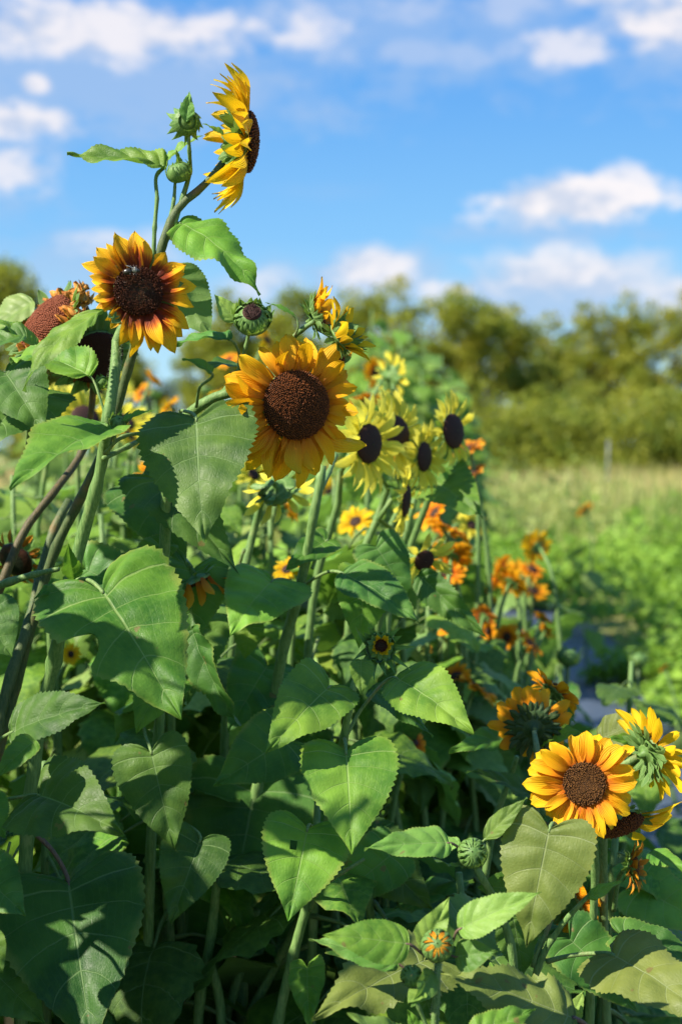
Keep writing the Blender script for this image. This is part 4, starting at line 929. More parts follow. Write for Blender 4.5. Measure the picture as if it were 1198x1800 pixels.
# leaves of that plant
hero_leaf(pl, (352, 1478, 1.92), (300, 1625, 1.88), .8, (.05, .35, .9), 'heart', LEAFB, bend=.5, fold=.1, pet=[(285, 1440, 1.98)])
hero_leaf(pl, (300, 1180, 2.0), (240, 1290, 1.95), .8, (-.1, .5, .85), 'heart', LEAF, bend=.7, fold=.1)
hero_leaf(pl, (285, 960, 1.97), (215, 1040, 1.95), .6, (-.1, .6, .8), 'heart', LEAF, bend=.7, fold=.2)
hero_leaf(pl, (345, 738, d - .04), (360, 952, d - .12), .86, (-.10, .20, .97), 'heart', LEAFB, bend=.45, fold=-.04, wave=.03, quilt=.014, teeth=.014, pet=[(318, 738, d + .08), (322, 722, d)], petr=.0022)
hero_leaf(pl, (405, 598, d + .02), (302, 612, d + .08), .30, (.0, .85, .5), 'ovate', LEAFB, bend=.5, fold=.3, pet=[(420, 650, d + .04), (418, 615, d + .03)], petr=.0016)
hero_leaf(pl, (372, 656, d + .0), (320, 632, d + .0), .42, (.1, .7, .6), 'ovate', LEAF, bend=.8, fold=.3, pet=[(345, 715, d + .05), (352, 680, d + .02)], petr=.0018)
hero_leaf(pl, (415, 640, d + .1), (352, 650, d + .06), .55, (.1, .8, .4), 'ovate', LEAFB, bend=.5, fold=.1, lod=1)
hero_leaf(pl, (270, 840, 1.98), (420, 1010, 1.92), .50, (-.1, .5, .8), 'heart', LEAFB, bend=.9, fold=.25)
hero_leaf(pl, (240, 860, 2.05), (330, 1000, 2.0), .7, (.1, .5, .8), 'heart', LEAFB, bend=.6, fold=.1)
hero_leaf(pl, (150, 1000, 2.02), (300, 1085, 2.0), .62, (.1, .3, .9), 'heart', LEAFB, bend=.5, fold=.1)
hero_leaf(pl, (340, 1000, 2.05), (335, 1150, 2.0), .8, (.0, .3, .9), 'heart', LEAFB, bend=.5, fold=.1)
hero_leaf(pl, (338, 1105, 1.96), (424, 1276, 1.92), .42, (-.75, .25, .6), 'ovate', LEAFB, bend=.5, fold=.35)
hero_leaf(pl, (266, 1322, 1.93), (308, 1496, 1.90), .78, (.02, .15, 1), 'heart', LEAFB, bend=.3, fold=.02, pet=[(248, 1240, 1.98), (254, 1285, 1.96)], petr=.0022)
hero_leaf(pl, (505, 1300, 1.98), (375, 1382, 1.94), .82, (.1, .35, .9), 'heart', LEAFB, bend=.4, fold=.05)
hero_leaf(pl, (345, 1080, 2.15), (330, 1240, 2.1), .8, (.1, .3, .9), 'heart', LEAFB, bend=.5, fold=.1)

# ---- stem rising under the lemon flowers
d = 2.05
pl = plant_at(P(470, 1500, 2.2), 'plant of wide shaded leaves between the lemon flowers and the small opening bud')
stem(pl, [(567, 818, d), (562, 850, d), (552, 900, d), (538, 980, d + .02), (520, 1060, d + .04), (498, 1140, d + .06), (480, 1240, d + .08), (450, 1400, d + .1)], .0055, .0095, STEM, ground=True)
stem(pl, [(590, 800, d + .1), (578, 830, d + .05), (565, 858, d)], .0035, .004, STEM, name='side_stem', sides=8)
stem(pl, [(552, 800, d + .1), (556, 828, d + .05), (563, 850, d)], .0035, .004, STEM, name='side_stem', sides=8)
hero_leaf(pl, (478, 1022, d - .02), (404, 1118, d - .10), 1.02, (-.1, .5, .85), 'heart', LEAF, bend=.6, fold=.06, pet=[(526, 1034, d + .03)])
hero_leaf(pl, (602, 1008, d - .06), (738, 1096, d - .12), .52, (.05, .65, .75), 'ovate', LEAFB, bend=.5, fold=.12, wave=.02, pet=[(528, 1034, d + .03), (555, 1015, d)], petr=.0024)
hero_leaf(pl, (640, 1010, d - .03), (630, 1140, d - .05), .78, (.1, .35, .9), 'heart', LEAF, bend=.5, fold=.1, wave=.04)
hero_leaf(pl, (575, 950, d + .04), (500, 1005, d + .0), .62, (.0, .6, .8), 'heart', LEAF, bend=.5, fold=.1, pet=[(548, 1000, d + .02)])
hero_leaf(pl, (660, 960, d + .1), (720, 1060, d + .1), .8, (.0, .4, .9), 'heart', LEAFB, bend=.5, fold=.1)
hero_leaf(pl, (735, 1010, d + .1), (856, 1122, d + .06), .34, (-.5, .4, .75), 'ovate', LEAFB, bend=.35, fold=.25)
hero_leaf(pl, (440, 1100, d + .08), (430, 1160, d + .08), .9, (.0, .4, .9), 'heart', LEAF, bend=.5, fold=.1)
hero_leaf(pl, (470, 1170, d + .1), (400, 1290, d + .05), .8, (.0, .4, .9), 'heart', LEAFB, bend=.5, fold=.1)

# ---- the opening yellow bud in the middle
d = 1.80
pl = plant_at(P(500, 1700, 1.95), 'plant in the middle with a small yellow bud opening around a black centre')
pts = [(652, 1150, d + .02), (638, 1168, d + .02), (622, 1205, d + .01), (612, 1250, d + .01), (604, 1300, d + .02), (596, 1360, d + .06), (575, 1450, d + .1), (548, 1560, d + .12), (515, 1680, d + .14), (488, 1800, d + .16)]
stem(pl, pts, .0030, .0078, STEM, ground=True); 
bud(pl, P(668, 1138, d + .012), CD(.12, .15, .98), PM(26, d), None, .6, 26, 1.15, flat=.6, tipl=2.2)
head(pl, P(669, 1135, d - .008), CD(.12, .15, .98), PM(11, d), PM(15, d), YELLOW, DISC_DK, pw=.22, npet=28, elev=48, bend=-.5, round_=.3, dome=.3, nbr=14, florets=200, brl=1.5, brel=15, elevj=16, name='opening_flower')
hero_leaf(pl, (634, 1160, d - .02), (634, 1222, d - .04), .66, (.1, .2, 1), 'ovate', LEAF, bend=.5, fold=.1, lod=1)
hero_leaf(pl, (578, 1208, d + .0), (466, 1326, d - .08), .70, (-.02, .42, .9), 'heart', LEAF,  bend=.45, fold=.12, wave=.03, quilt=.018, pet=[(615, 1225, d + .01)])
hero_leaf(pl, (608, 1322, d - .03), (618, 1502, d - .10), .92, (.05, .25, .97), 'heart', LEAF, bend=.45, fold=.08, wave=.02, quilt=.016, teeth=.012, pet=[(604, 1298, d + .02)])
hero_leaf(pl, (696, 1192, d + .02), (832, 1290, d - .06), .62, (.0, .60, .8), 'ovate', LEAF, bend=.45, fold=.14, wave=.02, pet=[(610, 1290, d + .02), (640, 1240, d + .03)], petr=.0022)
hero_leaf(pl, (650, 1212, d + .06), (760, 1296, d + .02), .40, (.4, .6, .7), 'ovate', LEAFB, bend=.45, fold=.14)
hero_leaf(pl, (540, 1458, d + .0), (506, 1620, d - .06), .95, (.05, .28, .95), 'heart', LEAF, bend=.45, fold=.08, wave=.02, quilt=.018, teeth=.012, holes=[(.10, .22, .040)], pet=[(560, 1500, d + .1)])
hero_leaf(pl, (690, 1500, d + .14), (580, 1590, d + .14), .75, (.05, .3, .9), 'heart', LEAFB, bend=.45, fold=.08)
hero_leaf(pl, (640, 1490, d + .2), (760, 1600, d + .2), .75, (.05, .3, .9), 'heart', LEAFB, bend=.45, fold=.08)
stem(pl, [(640, 1510, d + .06), (600, 1535, d + .05), (565, 1560, d + .08), (545, 1600, d + .12)], .0022, .003, PETIO, name='side_stem', sides=7)

# ---- leaf-only plant deep in the shade at the bottom
pl = plant_at(P(370, 1800, 2.0), 'shaded plant low in the middle with bare pale stems between dark leaves', group=None)
for q in ([(382, 1540, 2.0), (372, 1640, 2.02), (352, 1750, 2.04), (345, 1850, 2.05)], [(450, 1600, 2.1), (430, 1680, 2.12), (395, 1800, 2.14)], [(540, 1590, 2.05), (500, 1670, 2.1), (440, 1780, 2.14), (400, 1860, 2.15)], [(372, 1700, 2.03), (385, 1750, 2.04), (390, 1850, 2.05)]):
    stem(pl, q, .006, .0085, STEM, ground=True, name='stem')
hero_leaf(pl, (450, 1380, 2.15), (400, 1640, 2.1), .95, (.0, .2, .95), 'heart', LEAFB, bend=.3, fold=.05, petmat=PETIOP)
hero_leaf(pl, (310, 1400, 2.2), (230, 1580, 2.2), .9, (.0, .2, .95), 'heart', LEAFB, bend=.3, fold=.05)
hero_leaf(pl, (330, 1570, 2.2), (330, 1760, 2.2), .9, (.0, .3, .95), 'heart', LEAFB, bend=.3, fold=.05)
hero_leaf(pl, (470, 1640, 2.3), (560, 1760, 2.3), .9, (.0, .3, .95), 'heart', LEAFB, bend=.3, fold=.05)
hero_leaf(pl, (375, 1545, 2.0), (398, 1530, 1.94), .35, (.0, .9, .3), 'lance', YOUNG, bend=.3, lod=1)
hero_leaf(pl, (540, 1700, 1.9), (545, 1810, 1.86), .62, (-.2, .35, .9), 'heart', LEAF, bend=.5, fold=.2, wave=.05, quilt=.03)

# ---- the bud plant at the bottom right
d = 1.56
pl = plant_at(P(770, 1990, 1.58), 'young green plant at the bottom, orange petal tips in its closed bud')
pts = [(770, 1685, d), (768, 1705, d), (766, 1750, d), (763, 1810, d + .01), (758, 1900, d + .01)]
stem(pl, pts, .0038, .0050, STEM, ground=True, lump=.1); hairs(pl, pts, (.0042, .005), 420, .002)
bud(pl, P(768, 1662, d - .01), CD(-.05, .45, .9), PM(27, d), None, .28, 30, .06, petals=REDBR, flat=.88)
hero_leaf(pl, (718, 1660, d - .02), (566, 1644, d - .03), .52, (.0, .6, .8), 'ovate', LEAF, bend=.3, fold=.05, wave=.015, quilt=.012, sidecurl=.15, pet=[(762, 1690, d), (740, 1675, d - .01)], petr=.0017, petmat=PETIOP, teeth=.006)
hero_leaf(pl, (700, 1695, d + .02), (542, 1652, d + .03), .40, (.1, .75, .6), 'ovate', YOUNG, bend=.4, fold=.1, teeth=.005, pet=[(735, 1720, d + .02), (715, 1706, d + .02)], petr=.0014, petmat=PETIOP)
hero_leaf(pl, (742, 1675, d + .03), (790, 1576, d + .02), .50, (-.2, .15, .95), 'lance', YOUNG, bend=.3, fold=.15, teeth=.005)
hero_leaf(pl, (806, 1634, d - .01), (952, 1568, d - .03), .40, (.1, .65, .75), 'ovate', YOUNG, bend=.25, fold=.1, wave=.015, quilt=.014, teeth=.006, pet=[(785, 1672, d), (795, 1655, d)], petr=.0016, petmat=PETIOP)
hero_leaf(pl, (800, 1682, d), (874, 1672, d - .02), .72, (.0, .45, .9), 'ovate', YOUNG, bend=.3, fold=.05, teeth=.004, pet=[(780, 1680, d)], petr=.0013, petmat=PETIOP)
bud(pl, P(723, 1716, d - .01), CD(-.1, .4, .9), PM(19, d), None, .18, 20, .05, flat=.9)
stem(pl, [(723, 1730, d), (722, 1745, d), (735, 1770, d + .005), (750, 1810, d + .01), (755, 1860, d + .01)], .0018, .003, STEM, name='side_stem', sides=8)
hero_leaf(pl, (742, 1740, d - .02), (716, 1765, d - .04), .0 + .8, (-.4, .5, .7), 'lance', YOUNG, bend=.3, fold=.1, lod=1, teeth=0)
hero_leaf(pl, (760, 1705, d - .0), (722, 1770, d - .04), .55, (.5, .2, .85), 'lance', YOUNG, bend=.4, fold=.25, teeth=.004)
hero_leaf(pl, (745, 1880, d - .05), (610, 1780, d - .06), .5, (-.1, .75, .6), 'ovate', YOUNG, bend=.4, fold=.1)
hero_leaf(pl, (740, 1830, d + .05), (715, 1772, d + .05), .5, (-.1, .5, .8), 'ovate', LEAF, bend=.3, fold=.1)
hero_leaf(pl, (830, 1830, d - .03), (940, 1775, d - .0), .5, (-.1, .75, .6), 'ovate', LEAF, bend=.4, fold=.1, quilt=.03)

# ---- big olive leaves at bottom right, lower plant
d = 1.68
pl = plant_at(P(900, 1990, 1.75), 'plant at bottom right with broad olive leaves and a lone green bud')
stem(pl, [(830, 1512, d), (842, 1535, d), (868, 1580, d + .02), (895, 1650, d + .03), (905, 1750, d + .04), (910, 1850, d + .04)], .0036, .0062, STEM, ground=True)
bud(pl, P(830, 1500, d - .01), CD(-.1, .35, .92), PM(25, d), None, .18, 28, .14, flat=.95)
hero_leaf(pl, (790, 1482, d - .01), (640, 1493, d - .04), .42, (.0, .7, .7), 'ovate', YOUNG, bend=.35, fold=.05, teeth=.005, pet=[(835, 1525, d), (815, 1500, d)], petr=.0016, petmat=PETIOP)
hero_leaf(pl, (808, 1480, d + .02), (742, 1500, d + .02), .4, (.0, .7, .7), 'ovate', YOUNG, bend=.35, fold=.05, teeth=.005, lod=1)
hero_leaf(pl, (849, 1478, d - .01), (926, 1402, d - .02), .36, (-.45, .4, .85), 'lance', YOUNG, bend=.25, fold=.1, teeth=.005, pet=[(840, 1522, d), (848, 1500, d)], petr=.0014)
hero_leaf(pl, (820, 1524, d), (784, 1520, d - .02), .3, (.0, .8, .5), 'lance', YOUNG, bend=.25, fold=.1, teeth=.0, lod=1)
hero_leaf(pl, (965, 1458, d - .03), (925, 1665, d - .04), .80, (-.28, .30, .92), 'heart', OLIVE, bend=.35, fold=-.06, wave=.02, quilt=.02, teeth=.010, pet=[(935, 1700, d + .05), (985, 1560, d + .05), (985, 1470, d + .02)], petr=.0024)
hero_leaf(pl, (900, 1560, d + .03), (838, 1560, d + .02), .85, (.0, .4, .9), 'ovate', LEAF, bend=.35, fold=.05, lod=1)
hero_leaf(pl, (900, 1610, d + .06), (918, 1720, d + .06), .7, (.2, .2, .9), 'ovate', LEAFB, bend=.3, fold=.1)
hero_leaf(pl, (1010, 1790, d - .06), (770, 1710, d - .06), .50, (-.04, .78, .62), 'ovate', OLIVE, bend=.30, fold=-.10, wave=.05, quilt=.022, teeth=.014, pet=[(1060, 1840, d), (1035, 1810, d - .03)], petr=.0030, petmat=PETIOP)
hero_leaf(pl, (745, 1690, d + .0), (548, 1792, d - .10), .62, (-.15, .70, .68), 'heart', OLIVE, bend=.35, fold=.06, wave=.05, quilt=.022, teeth=.016)
hero_leaf(pl, (1075, 1678, d + .02), (1260, 1800, d - .10), .62, (.0, .66, .75), 'heart', OLIVE, bend=.4, fold=-.05, wave=.04, quilt=.018, pet=[(960, 1690, d + .06), (1000, 1680, d + .05), (1040, 1676, d + .04)], petr=.0028)
hero_leaf(pl, (1000, 1650, d + .16), (1120, 1780, d + .14), .7, (.0, .5, .8), 'heart', LEAFB, bend=.4, fold=.1)
hero_leaf(pl, (1090, 1645, d + .12), (1240, 1690, d + .1), .5, (.0, .75, .6), 'heart', LEAFB, bend=.4, fold=.1)
hero_leaf(pl, (1000, 1800, d), (1026, 1740, d), .5, (-.3, .3, .8), 'lance', YOUNG, bend=.2, lod=1)
stem(pl, [(1040, 1568, d + .02), (1000, 1610, d + .03), (970, 1650, d + .04), (945, 1700, d + .05), (930, 1800, d + .05)], .0026, .0046, STEM, name='side_stem')
hero_leaf(pl, (1030, 1580, d + .02), (1092, 1548, d + .0), .34, (-.3, .6, .7), 'lance', YOUNG, bend=.25, fold=.1, teeth=0)
hero_leaf(pl, (860, 1690, d + .1), (980, 1640, d + .3), .8, (.0, .6, .8), 'heart', LEAFB, bend=.4, fold=.1)

# ---- right-hand orange-gold flower and its neighbours
d = 1.72
pl = plant_at(P(1000, 1990, 1.85), 'sunflower plant at right with a golden flower facing the viewer and rounded overlapping petals')
head(pl, P(1026, 1378, d), CD(-.05, .22, .97), PM(37, d), PM(62, d), GOLD, DISC_SM, pw=.225, npet=38, elev=10, bend=.35, round_=.75, dome=.25, nbr=22, florets=700, hollow=.3, flt=1.4, brl=1.0, elevj=15, roll=.25, lenf=lambda a: 1.0 + .12 * math.sin(math.radians(a) * 3))
stem(pl, [(1030, 1395, d + .03), (1040, 1450, d + .06), (1045, 1520, d + .1), (1040, 1650, d + .14), (1035, 1800, d + .16)], .004, .0065, STEM, ground=True)
pl = plant_at(P(1110, 1990, 1.95), 'sunflower plant at the right edge with a yellow flower turned away, its green back showing')
d = 1.84
head(pl, P(1140, 1322, d), CD(.74, .22, -.35), PM(34, d), PM(58, d), YELLOW, DISC_SM, pw=.18, npet=26, elev=12, bend=-.1, round_=.5, dome=.25, nbr=24, florets=200, brl=.9, brel=-30, elevj=16, brmat=None)
stem(pl, [(1120, 1330, d + .01), (1098, 1342, d + .02), (1075, 1365, d + .04), (1062, 1440, d + .08), (1060, 1560, d + .12), (1065, 1800, d + .16)], .0046, .0066, PETIO, ground=True)
head(pl, P(1086, 1446, d - .05), CD(.22, -.80, .55), PM(42, d), PM(68, d), YELLOW, DISC_BR, pw=.20, npet=22, elev=6, bend=.1, round_=.3, dome=.35, nbr=22, florets=500, brl=.75, elevj=10, brel=12, skip=[(48, 318)])
stem(pl, [(1085, 1435, d - .04), (1075, 1425, d), (1068, 1440, d + .06)], .004, .0046, STEM, name='side_stem')
head(pl, P(1110, 1522, d + .0), CD(.75, .05, .35), PM(20, d), PM(34, d), REDBR, DISC_SM, pw=.18, npet=24, elev=38, bend=.3, round_=.3, dome=.4, nbr=26, florets=200, brl=1.15, brel=30, elevj=22)
stem(pl, [(1100, 1524, d + .01), (1088, 1540, d + .05), (1078, 1600, d + .1)], .0026, .0034, STEM, name='side_stem')
hero_leaf(pl, (1140, 1500, d + .06), (1215, 1535, d + .02), .52, (.1, .7, .6), 'ovate', LEAF, bend=.3, fold=.05)
hero_leaf(pl, (1052, 1300, d + .08), (1150, 1262, d + .05), .62, (-.1, .6, .75), 'ovate', OLIVE, bend=.3, fold=.1)
hero_leaf(pl, (1130, 1308, d + .04), (1060, 1300, d + .0), .36, (0, .75, .6), 'ovate', LEAF, bend=.2, fold=.1)
hero_leaf(pl, (1120, 1560, d + .2), (1260, 1640, d + .16), .8, (0, .6, .75), 'heart', LEAF, bend=.3, fold=.1)
hero_leaf(pl, (1000, 1590, d + .2), (1070, 1650, d + .16), .8, (0, .4, .85), 'heart', LEAF, bend=.3, fold=.1)
hero_leaf(pl, (1150, 1540, d + .3), (1100, 1680, d + .26), .8, (0, .4, .85), 'heart', LEAFB, bend=.3, fold=.1)
d = 2.0
pl = plant_at(P(950, 1990, 2.0), 'orange flower seen from the back, dark green calyx on a pale upright stem')
head(pl, P(936, 1278, d), CD(.02, .22, -.95), PM(37, d), PM(42, d), ORANGE, DISC_SM, pw=.26, npet=22, elev=12, bend=-.3, round_=.8, dome=.25, nbr=26, florets=200, brl=.6, brmat=BRACTD, brel=-8, elevj=18, skip=[(285, 310)])
stem(pl, [(938, 1285, d - .02), (942, 1310, d - .03), (943, 1380, d - .02), (941, 1450, d), (938, 1600, d + .02), (935, 1800, d + .04)], .0036, .0056, SAGE_STEM, ground=True)
head(pl, P(972, 1215, d + .12), CD(.45, .55, -.2), PM(24, d), PM(36, d), ORANGE, DISC_SM, pw=.26, npet=18, elev=15, bend=.2, round_=.7, dome=.3, nbr=16, florets=100, elevj=18)
stem(pl, [(970, 1225, d + .13), (960, 1260, d + .14), (950, 1330, d + .12), (944, 1400, d + .03)], .003, .004, STEM, name='side_stem')
hero_leaf(pl, (898, 1298, d + .04), (788, 1322, d + .0), .46, (.0, .75, .6), 'ovate', LEAF, bend=.35, fold=.1, pet=[(940, 1320, d), (920, 1300, d + .02)])
hero_leaf(pl, (952, 1300, d + .02), (1025, 1290, d - .04), .52, (.0, .7, .7), 'ovate', LEAF, bend=.35, fold=.1)
hero_leaf(pl, (935, 1400, d + .05), (820, 1356, d + .02), .36, (.1, .8, .5), 'ovate', LEAFB, bend=.35, fold=.2)
hero_leaf(pl, (960, 1240, d + .2), (1010, 1270, d + .2), .6, (.1, .8, .5), 'ovate', LEAFB, bend=.35, fold=.2, lod=1)
stem(pl, [(908, 1330, d + .12), (895, 1370, d + .14), (870, 1440, d + .16), (850, 1550, d + .18)], .0035, .006, STEM, name='side_stem')
# shaded orange flower low at the right
d = 1.98
pl = plant_at(P(985, 1990, d), 'shaded orange sunflower low at right, hidden behind the broad olive leaf')
head(pl, P(1000, 1590, d), CD(.25, .1, -.2), PM(34, d), PM(44, d), ORANGE, DISC_SM, pw=.25, npet=20, elev=10, bend=.2, round_=.6, dome=.3, nbr=16, florets=100, elevj=18)
stem(pl, [(998, 1600, d + .02), (990, 1660, d + .04), (985, 1800, d + .05)], .004, .006, STEM, ground=True)

# ---- the lemon-yellow group
def bloom(px, py, d, n, R, plen, mat, label, disc=None, group=None, stempts=None, leaves=6, H=None, lo=1, seed=1, **kw):
    g = np.random.RandomState(seed); p = P(px, py, d); nn = CD(*n); base = P(px, py, d + .05)
    o = plant_at(Vector((base.x - nn.x * .03, base.y, 0)), label, 'sunflower', group)
    head(o, p, nn, PM(R, d), PM(plen, d), mat, disc or DISC_MAR, lo=lo, **{**dict(pw=.15, npet=30, elev=8, bend=.3, round_=.3, dome=.3, florets=300, nbr=16), **kw})
    b = p - nn * PM(R, d) * .8; q = [b, b - nn * .03 + Vector((0, 0, -.03))]
    if stempts: q += [P(*s) for s in stempts]
    else: q += [Vector((b.x - nn.x * .06 + g.uniform(-.02, .02), b.y - nn.y * .05, b.z - .2))]
    e = q[-1]; q += [Vector((e.x + g.uniform(-.04, .04), e.y + .03, e.z * .5)), Vector((e.x + g.uniform(-.04, .04), e.y + .04, -.02))]
    tube('stem', q, np.linspace(.0040, .009, len(q)), STEM, o, o.location, sides=7, step=5)
    for k in range(leaves):
        f = (k + .6) / leaves; z = (e.z + .02) * (1 - .7 * f) + .1; a = k * 2.4 + g.uniform(0, 1)
        put_leaf(o, z, a, g.uniform(.12, .2), g.uniform(.2, .9), [LEAF, LEAFB, LEAF][k % 3] if d < 4 else [FARLEAF, SAGE][k % 2], 1 if d < 4 else 2, g, xy=(e.x - o.location.x, e.y - o.location.y))
    return o
bloom(648, 780, 2.30, (.76, -.06, .62), 36, 62, LEMON, 'pale lemon sunflower nearest the big golden one, its petals curling over the dark disc', stempts=[(600, 850, 2.36), (560, 1000, 2.4)], seed=1, elev=20, npet=30, bend=.4, elevj=20)
bloom(698, 762, 2.42, (.72, .10, .62), 33, 52, LEMON, 'pale lemon sunflower half hidden behind the one nearest the golden flower', stempts=[(680, 860, 2.5), (640, 960, 2.5)], seed=2, elev=8, npet=30, elevj=12)
bloom(745, 803, 2.45, (.84, -.05, .48), 27, 44, LEMON, 'narrow pale lemon sunflower nearly edge-on in the middle of the lemon group', stempts=[(712, 860, 2.5), (680, 940, 2.5), (640, 1080, 2.5)], seed=3, elev=18, elevj=16, npet=28)
bloom(796, 758, 2.50, (.74, .05, .60), 32, 42, LEMON, 'lemon sunflower at the right end of the lemon group, its oval disc large', stempts=[(760, 840, 2.55), (720, 960, 2.6)], seed=4, skip=[(295, 352), (10, 35)], elev=14, roll=.4, elevj=14, npet=28)
bloom(712, 880, 2.40, (.88, -.1, .2), 30, 40, LEMON, 'lemon sunflower turned sideways below the lemon group', stempts=[(700, 930, 2.45), (690, 1000, 2.45)], seed=5, elev=5)
bloom(688, 664, 3.30, (.70, .1, -.5), 24, 26, LEMON, 'small lemon sunflower seen from behind above the lemon group', seed=6, lo=2)
bloom(490, 862, 2.20, (.30, -.5, -.65), 34, 44, LEMON, 'lemon sunflower nodding away under the big golden flower', stempts=[(460, 880, 2.3), (430, 1000, 2.3)], seed=7, elev=22, npet=16)
bloom(745, 985, 2.35, (.35, -.3, .75), 20, 44, LEMON, 'pale yellow sunflower hanging low beside the dark pointed leaf', stempts=[(725, 960, 2.4), (690, 1010, 2.45)], seed=8, elev=35, npet=16, bend=.2)
bloom(92, 722, 2.9, (.2, .5, .6), 26, 50, LEMON, 'lemon flower with spread petals behind the drooping leaf at left', seed=9, lo=2, leaves=4)
bloom(150, 735, 2.8, (.3, .3, .6), 26, 46, LEMON, 'second lemon flower at left, just left of the hairy stem', seed=10, lo=2, leaves=4)
bloom(215, 742, 3.2, (.3, .6, .6), 22, 40, LEMON, 'lemon flower just right of the hairy stem', seed=11, lo=2, leaves=4)
bloom(505, 1000, 2.5, (-.2, .6, .6), 10, 20, YELLOW, 'tiny yellow flower beside the upright stem in the middle', seed=12, lo=2, leaves=3)
bloom(125, 1150, 2.5, (.5, .1, .6), 6, 16, YELLOW, 'small yellow flower deep among the leaves at lower left', seed=13, lo=2, leaves=2)
bloom(345, 1020, 2.05, (.35, -.85, -.1), 32, 60, ORANGE, 'drooping orange flower with a dark calyx under the shaded leaf', stempts=[(325, 985, 2.1), (315, 1040, 2.12)], seed=14, elev=42, npet=14, bend=.1, lo=1, leaves=2, disc=DISC_DK)
bloom(28, 985, 2.15, (-.3, -.4, .7), 34, 30, REDBR, 'old dark flower head with rust petals behind the leaning brown stem', seed=15, elev=-20, npet=16, leaves=2, disc=DISC_DK)
bloom(272, 838, 2.6, (.1, .3, .7), 14, 26, ORANGE, 'orange petals peeping behind the stem left of the shaded heart leaf', seed=16, lo=2, leaves=3)
for k, (px, py, dd, R, l, mt, lab) in enumerate([(268, 668, 3.9, 9, 18, GOLD, 'blurred orange flower right of the red-brown ringed sunflower stem, upper one'), (250, 690, 4.1, 8, 16, ORANGE, 'blurred orange flower left of the upper orange one beyond the ringed sunflower'),
      (298, 712, 3.7, 9, 18, GOLD, 'blurred orange flower above the shaded heart-shaped leaf'), (252, 742, 3.5, 11, 24, YELLOW, 'blurred yellow flower between the hairy stem and the shaded heart-shaped leaf'), (402, 632, 4.2, 10, 16, ORANGE, 'blurred orange dot of a flower below the round green bud'),
      (660, 655, 4.3, 13, 22, GOLD, 'blurred golden flower with a brown centre right of the big golden one'), (640, 702, 3.9, 12, 26, ORANGE, 'blurred orange flower touching the right petals of the big golden one'), (470, 598, 3.6, 12, 26, YELLOW, 'blurred yellow petals just above the big golden flower'),
      (765, 510+390, 3.0, 16, 34, ORANGE, 'orange flower at the top of the orange column below the big sunlit leaf'), (788, 928, 2.95, 17, 36, ORANGE, 'orange flower second in the column below the sunlit leaf'), (795, 975, 2.9, 17, 34, ORANGE, 'orange flower third in the column beside the hanging pale flower'), (785, 1005, 3.0, 15, 26, ORANGE, 'lowest orange flower of the column beside the hanging pale flower'),
      (824, 788, 3.2, 18, 22, REDBR, 'faded rust flower beyond the rightmost lemon sunflower, upper one'), (828, 832, 3.2, 17, 20, REDBR, 'faded rust flower beyond the rightmost lemon sunflower, lower one'),
      (880, 1008, 3.5, 15, 26, ORANGE, 'orange flower at the left of the pair above the path'), (898, 1022, 3.4, 15, 26, ORANGE, 'orange flower at the right of the pair above the path'), (943, 962, 3.8, 14, 26, YELLOW, 'upright yellow-orange flower highest above the path'), (935, 1000, 3.7, 12, 20, ORANGE, 'orange flower right under the highest one above the path'),
      (855, 1045, 3.4, 10, 16, ORANGE, 'small orange flower left of the pale thick stem'), (850, 1085, 3.2, 11, 20, REDBR, 'rust-orange flower near the tip of the dark pointed leaf'), (858, 1110, 3.2, 9, 14, ORANGE, 'small orange flower touching the tip of the dark pointed leaf'), (757, 1098, 3.0, 10, 18, ORANGE, 'small orange flower right of the opening yellow bud'),
      (745, 1130, 2.9, 9, 16, REDBR, 'dark rust flower right of the opening yellow bud'), (950, 1088, 3.5, 9, 14, ORANGE, 'small round orange flower beside the path edge'), (932, 1132, 3.3, 13, 22, ORANGE, 'orange flower hanging at the edge of the blue fabric'), (890, 1120, 3.3, 11, 18, ORANGE, 'orange-brown flower left of the one at the fabric edge'),
      (800, 1188, 2.7, 15, 22, ORANGE, 'orange flower left of the dark-centred one above the right leaf'), (838, 1208, 2.7, 22, 32, ORANGE, 'orange flower with a dark centre seen sideways above the right leaf'), (958, 1110, 3.6, 8, 14, ORANGE, 'small orange flower right of the small round one by the path'), (730, 1305, 2.4, 9, 24, ORANGE, 'orange petals deep in shade right of the middle heart leaf'),
      (770, 940, 3.1, 9, 16, ORANGE, 'small orange flower left of the orange column')]):
    g = np.random.RandomState(k + 70)
    bloom(px, py, dd, (g.uniform(-.6, .9), g.uniform(-.1, .8), g.uniform(-.6, .6)), R * .74, l * .95, mt, lab, seed=20 + k, lo=2, leaves=5, disc=DISC_SM, elev=g.uniform(-5, 28), npet=18, pw=.27, round_=.9, elevj=12)
# big sunlit leaf by the lemon group
pl = plant_at(P(740, 1990, 2.6), 'sunflower plant with one large sunlit leaf pointing right beneath the lemon flowers')
stem(pl, [(735, 850, 2.6), (715, 930, 2.6), (690, 1010, 2.6), (660, 1120, 2.62)], .005, .009, STEM, ground=True)
hero_leaf(pl, (752, 840, 2.52), (848, 912, 2.42), .80, (-.15, .72, .65), 'heart', LEAF, bend=.4, fold=.1, pet=[(735, 850, 2.6)])
hero_leaf(pl, (800, 850, 2.5), (765, 815, 2.5), .5, (-.2, .7, .6), 'ovate', LEAF, bend=.4, fold=.2, lod=1)
hero_leaf(pl, (712, 862, 2.5), (660, 850, 2.5), .5, (-.2, .7, .6), 'ovate', LEAF, bend=.4, fold=.2, lod=1)
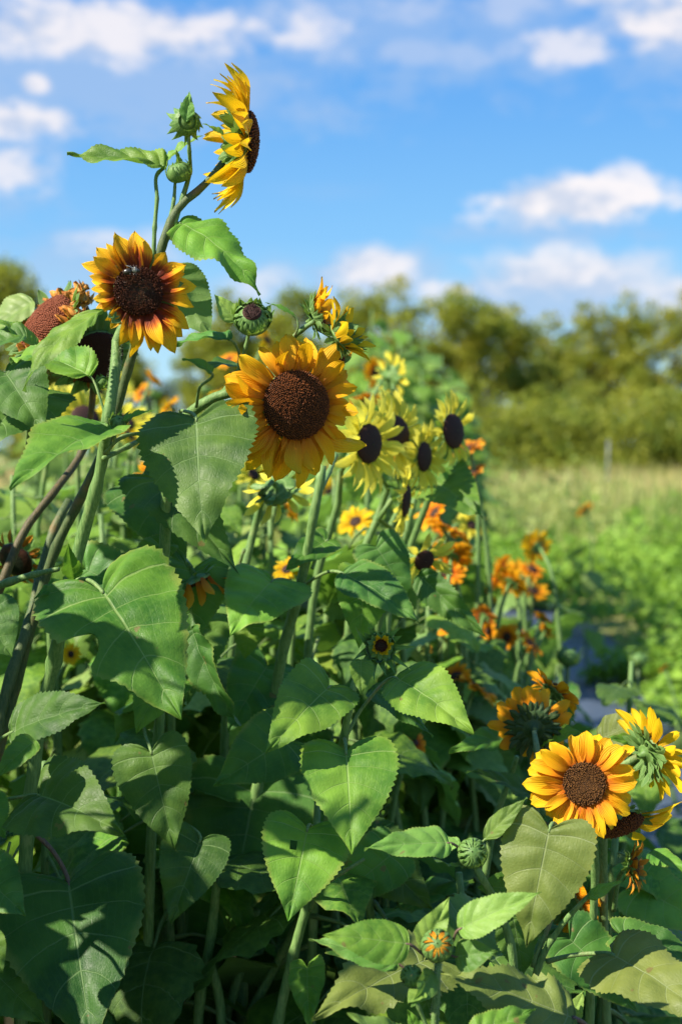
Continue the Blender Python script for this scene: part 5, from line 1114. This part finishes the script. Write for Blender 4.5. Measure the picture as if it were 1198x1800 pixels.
# pale green heads over the path
for k, (px, py, dd, R, lab) in enumerate([(998, 1155, 3.4, 20, 'pale green closed flower head on a stalk in front of the blue fabric'), (1122, 1160, 4.6, 16, 'light green leafy shoot at the right rim of the blue fabric')]):
    o = plant_at(P(px, 1990, dd), lab, 'flower', None, 'budding_plant')
    stem(o, [(px, py, dd), (px - 3, py + 50, dd), (px - 8, py + 120, dd + .02)], .005, .007, SAGE_STEM, ground=True)
    bud(o, P(px, py, dd), CD(.1, .9, .3), PM(R, dd), None, .4, 16, .5, lo=1)
# meadow flowers: single orange and pink dots
for k, (px, py, dd, mt, lab) in enumerate([(1026, 896, 8.5, ORANGE, 'single orange flower standing alone in the green field at right'), (1165, 1175, 5.5, REDBR, 'small pinkish flower in the green bed near the right edge')]):
    bloom(px, py, dd, (-.5, .6, -.4), 9 if k == 0 else 5, 11 if k == 0 else 7, mt, lab, seed=60 + k, lo=2, leaves=5, disc=DISC_SM, npet=14, pw=.35)

# ---- unseen plants added at the left to throw shade into the row
for k, (x, y, h) in enumerate([(-.72, 1.42, 1.70), (-.75, 1.70, 1.78), (-.80, 1.97, 1.80), (-.88, 2.27, 1.76), (-1.02, 1.5, 1.80), (-1.08, 1.85, 1.85), (-1.15, 2.2, 1.8), (-1.4, 1.7, 1.8)]):
    row_plant(x, y, h, 'none', 1500 + k, 'added unseen leafy sunflower plant left of the picture, shading the row', 'added shade plants beside the frame', nleaf=20, lo=1, zmin=.35, size=.24)

for k, (x, y, h, w_) in enumerate([(-.42, 2.0, 1.02, 'under the drooping leaves at lower left'), (-.22, 2.1, 1.0, 'beneath the large low heart leaf left of the middle'), (-.06, 2.0, .95, 'low in the shade left of the middle stems'), (.08, 2.05, .92, 'low in the shade below the middle heart leaves'), (.22, 1.98, .86, 'low behind the orange-tipped bud'), (.36, 2.1, .9, 'low behind the broad olive leaf'), (-.33, 2.3, 1.1, 'deep in the shade behind the low left leaves'), (.0, 2.3, 1.02, 'deep in the shade behind the middle heart leaf')]):
    row_plant(x, y, h, 'none', 1700 + k, 'shaded leafy plant ' + w_, 'sunflower plants crowding the bed behind', nleaf=16, lo=1, zmin=.3, size=.25, mats=[LEAFB, LEAFB, LEAF])

for k, (x, y, h) in enumerate([(-.68, 1.58, 1.32), (-.70, 1.84, 1.36), (-.66, 1.36, 1.15)]):  # shorter unseen plants added to keep sun off the low left leaves
    row_plant(x, y, h, 'none', 1800 + k, 'added unseen lower sunflower plant left of the picture, shading the low leaves', 'added shade plants beside the frame', nleaf=18, lo=1, zmin=.3, size=.21)

# leafy plants that close the gaps between the flowers in focus and the bed behind
zones = [(-.62, 2.75, 1.40), (-.50, 3.0, 1.46), (-.40, 2.65, 1.33), (-.30, 2.9, 1.38), (-.22, 2.6, 1.27), (-.12, 2.85, 1.32), (-.02, 2.6, 1.22), (.06, 2.95, 1.28), (.15, 2.75, 1.18), (-.58, 3.5, 1.50), (-.42, 3.6, 1.5), (-.28, 3.4, 1.44), (-.15, 3.6, 1.45), (-.02, 3.45, 1.38), (.10, 3.7, 1.38), (.22, 3.4, 1.25), (-.75, 3.1, 1.45), (.28, 2.9, 1.08)]
wh = ['the hairy stem', 'the shaded heart leaf', 'the big golden flower', 'the lemon flowers']
for k, (x, y, h) in enumerate(zones):
    px = 599 + x / (K * y); w_ = wh[0 if px < 190 else 1 if px < 400 else 2 if px < 570 else 3]
    g_ = np.random.RandomState(k + 5); hd = [((LEMON, YELLOW, ORANGE)[k % 3], .013, .032, (g_.uniform(-.5, .8), -g_.uniform(-.2, .8), .5), (g_.uniform(-.1, .1), 0, .02), 'head')] if k % 2 else []
    row_plant(x, y, h, 'none', 1900 + k, (('lowest' if h < 1.25 else 'taller' if h > 1.37 else 'middling') + (' nearer' if y < 3.2 else ' farther')) + ' dense sunlit leafy plant ' + ('with a small ' + ('lemon', 'yellow', 'orange')[k % 3] + ' flower ' if hd else '') + 'behind ' + w_, 'sunlit leafy plants filling the bed', nleaf=24, lo=1, zmin=.75, size=.165, heads=hd, mats=[LEAF, FARLEAF, SAGE])
